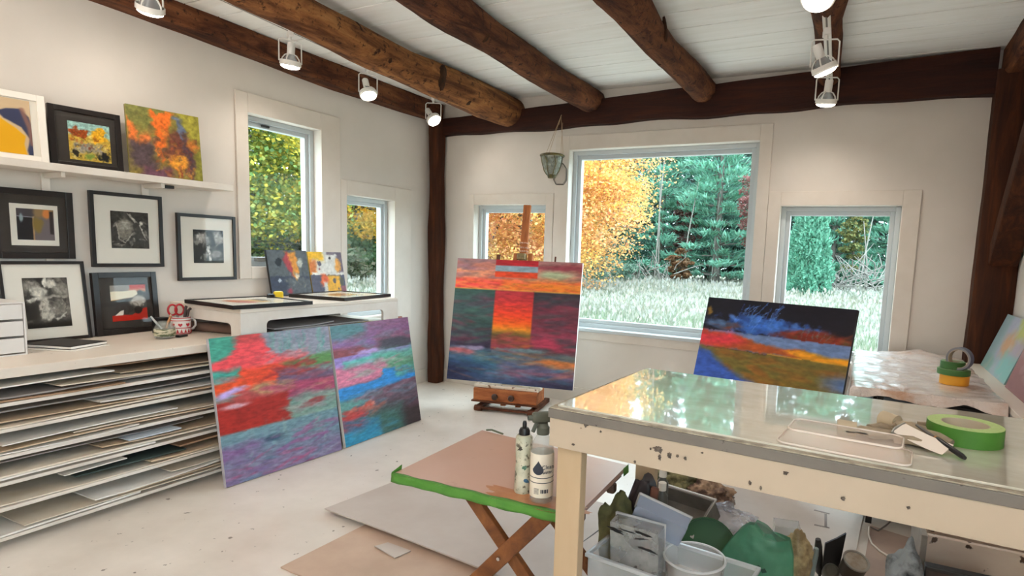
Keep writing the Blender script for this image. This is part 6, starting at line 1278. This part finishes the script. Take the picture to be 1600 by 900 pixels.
    foliage('foliage', C3, s3, s3*.4, D3, NR.normal(size=(n3, 3)), ['#86c8aa', '#76b89a', '#98d6b8', '#6cae90'], r, None, .5, 1.45); MB().tube([(0, 0, -.1), (0, 0, hh*.9)], [.09, .02], 7).done('trunk', M_BARK, r)
    # russet shrubs at the wood edge
    for px, py, d_, w, h_, cols, lab in ((1182, 330, 24, .7, 2.4, ['#c98a84', '#b5706c', '#d8a8a0'], 'reddish leafed sapling at the right edge of the big window'), (1072, 352, 25.5, .5, 1.6, ['#9a6a66', '#8a5f5c', '#b08a80'], 'dull red sapling among the pines in the big window'), (1062, 415, 23.5, .5, .7, ['#b88a64', '#a97a58', '#c9a07c'], 'small russet bush at the foot of the pines'), (940, 425, 22, 2.0, 1.2, ['#8fb49c', '#a5c4ac', '#7fa890'], 'low grey green bushes under the orange maple'), (1335, 366, 24, .4, 1.2, ['#a9b070', '#c0b870', '#8fa068'], 'yellowish sapling in the right window')):
        q = at(px, py, 1, d_); broadleaf('leafy_shrub', lab, (q.x, d_, GZ), (0, 0, max(.6, q.z-GZ)), (w, w*.8, max(h_*.5, (q.z-GZ)*.5)), 3000, cols, None, .09, .04, 40, None, 'shrub')
    # slender dead trunks and brush piles
    for k, (px, d_, h_, ln) in enumerate(((1024, 23.5, 7.5, .25), (1031, 24.2, 6, -.25), (1066, 24.0, 4.5, .5), (1113, 25, 5, .2), (1345, 23, 3.2, .3), (1362, 23.4, 2.8, -.35))):
        q = at(px, 400, 1, d_); o = MB().tube([(q.x, d_, GZ-.1), (q.x+ln*.4, d_, h_*.5), (q.x+ln, d_+.1, h_)], [.034, .028, .012], 7).done('dead_trunk', M_BARKP, None, 60); tag(o, 'slender pale dead trunk at the edge of the pine wood', 'tree trunk', 'dead trunks at the wood edge')
    for px0, px1, py, d_, nn, lab in ((985, 1055, 425, 22.5, 26, 'tangle of leaning dead branches at the foot of the pines'), (1282, 1378, 432, 21.5, 60, 'grey brush pile of dead branches in the right window')):
        m = MB()
        for k in range(nn):
            q = at(rnd.uniform(px0, px1), py+rnd.uniform(-4, 26), 1, d_+rnd.uniform(-.5, .6)); a_ = rnd.uniform(-1.3, 1.3); L_ = rnd.uniform(.5, 1.5); e = q+Vector((math.sin(a_)*L_, rnd.uniform(-.4, .4), abs(math.cos(a_))*L_*.8)); q.z = max(q.z, GZ)
            m.tube([q, (q+e)/2+Vector((rnd.uniform(-.15, .15), 0, rnd.uniform(-.1, .12))), e], [.022, .018, .008], 5)
        o = m.done('brush_pile', M_BARKP, None, 60); tag(o, lab, 'branches', None, 'stuff')
outside()

# ---------------------------------------------------------------- sky, exposure
w = bpy.data.worlds.new('sky'); SC.world = w; w.use_nodes = True
bg = w.node_tree.nodes['Background']; bg.inputs[0].default_value = (.76, .89, 1.0, 1); bg.inputs[1].default_value = SKY
vs = SC.view_settings; vs.view_transform = 'Standard'; vs.look = 'None'; vs.gamma = 1; vs.exposure = .45; vs.use_curve_mapping = False
cy = SC.cycles; cy.max_bounces = 10; cy.diffuse_bounces = 5; cy.glossy_bounces = 4; cy.transparent_max_bounces = 14; cy.caustics_reflective = False; cy.caustics_refractive = False; cy.sample_clamp_indirect = 6
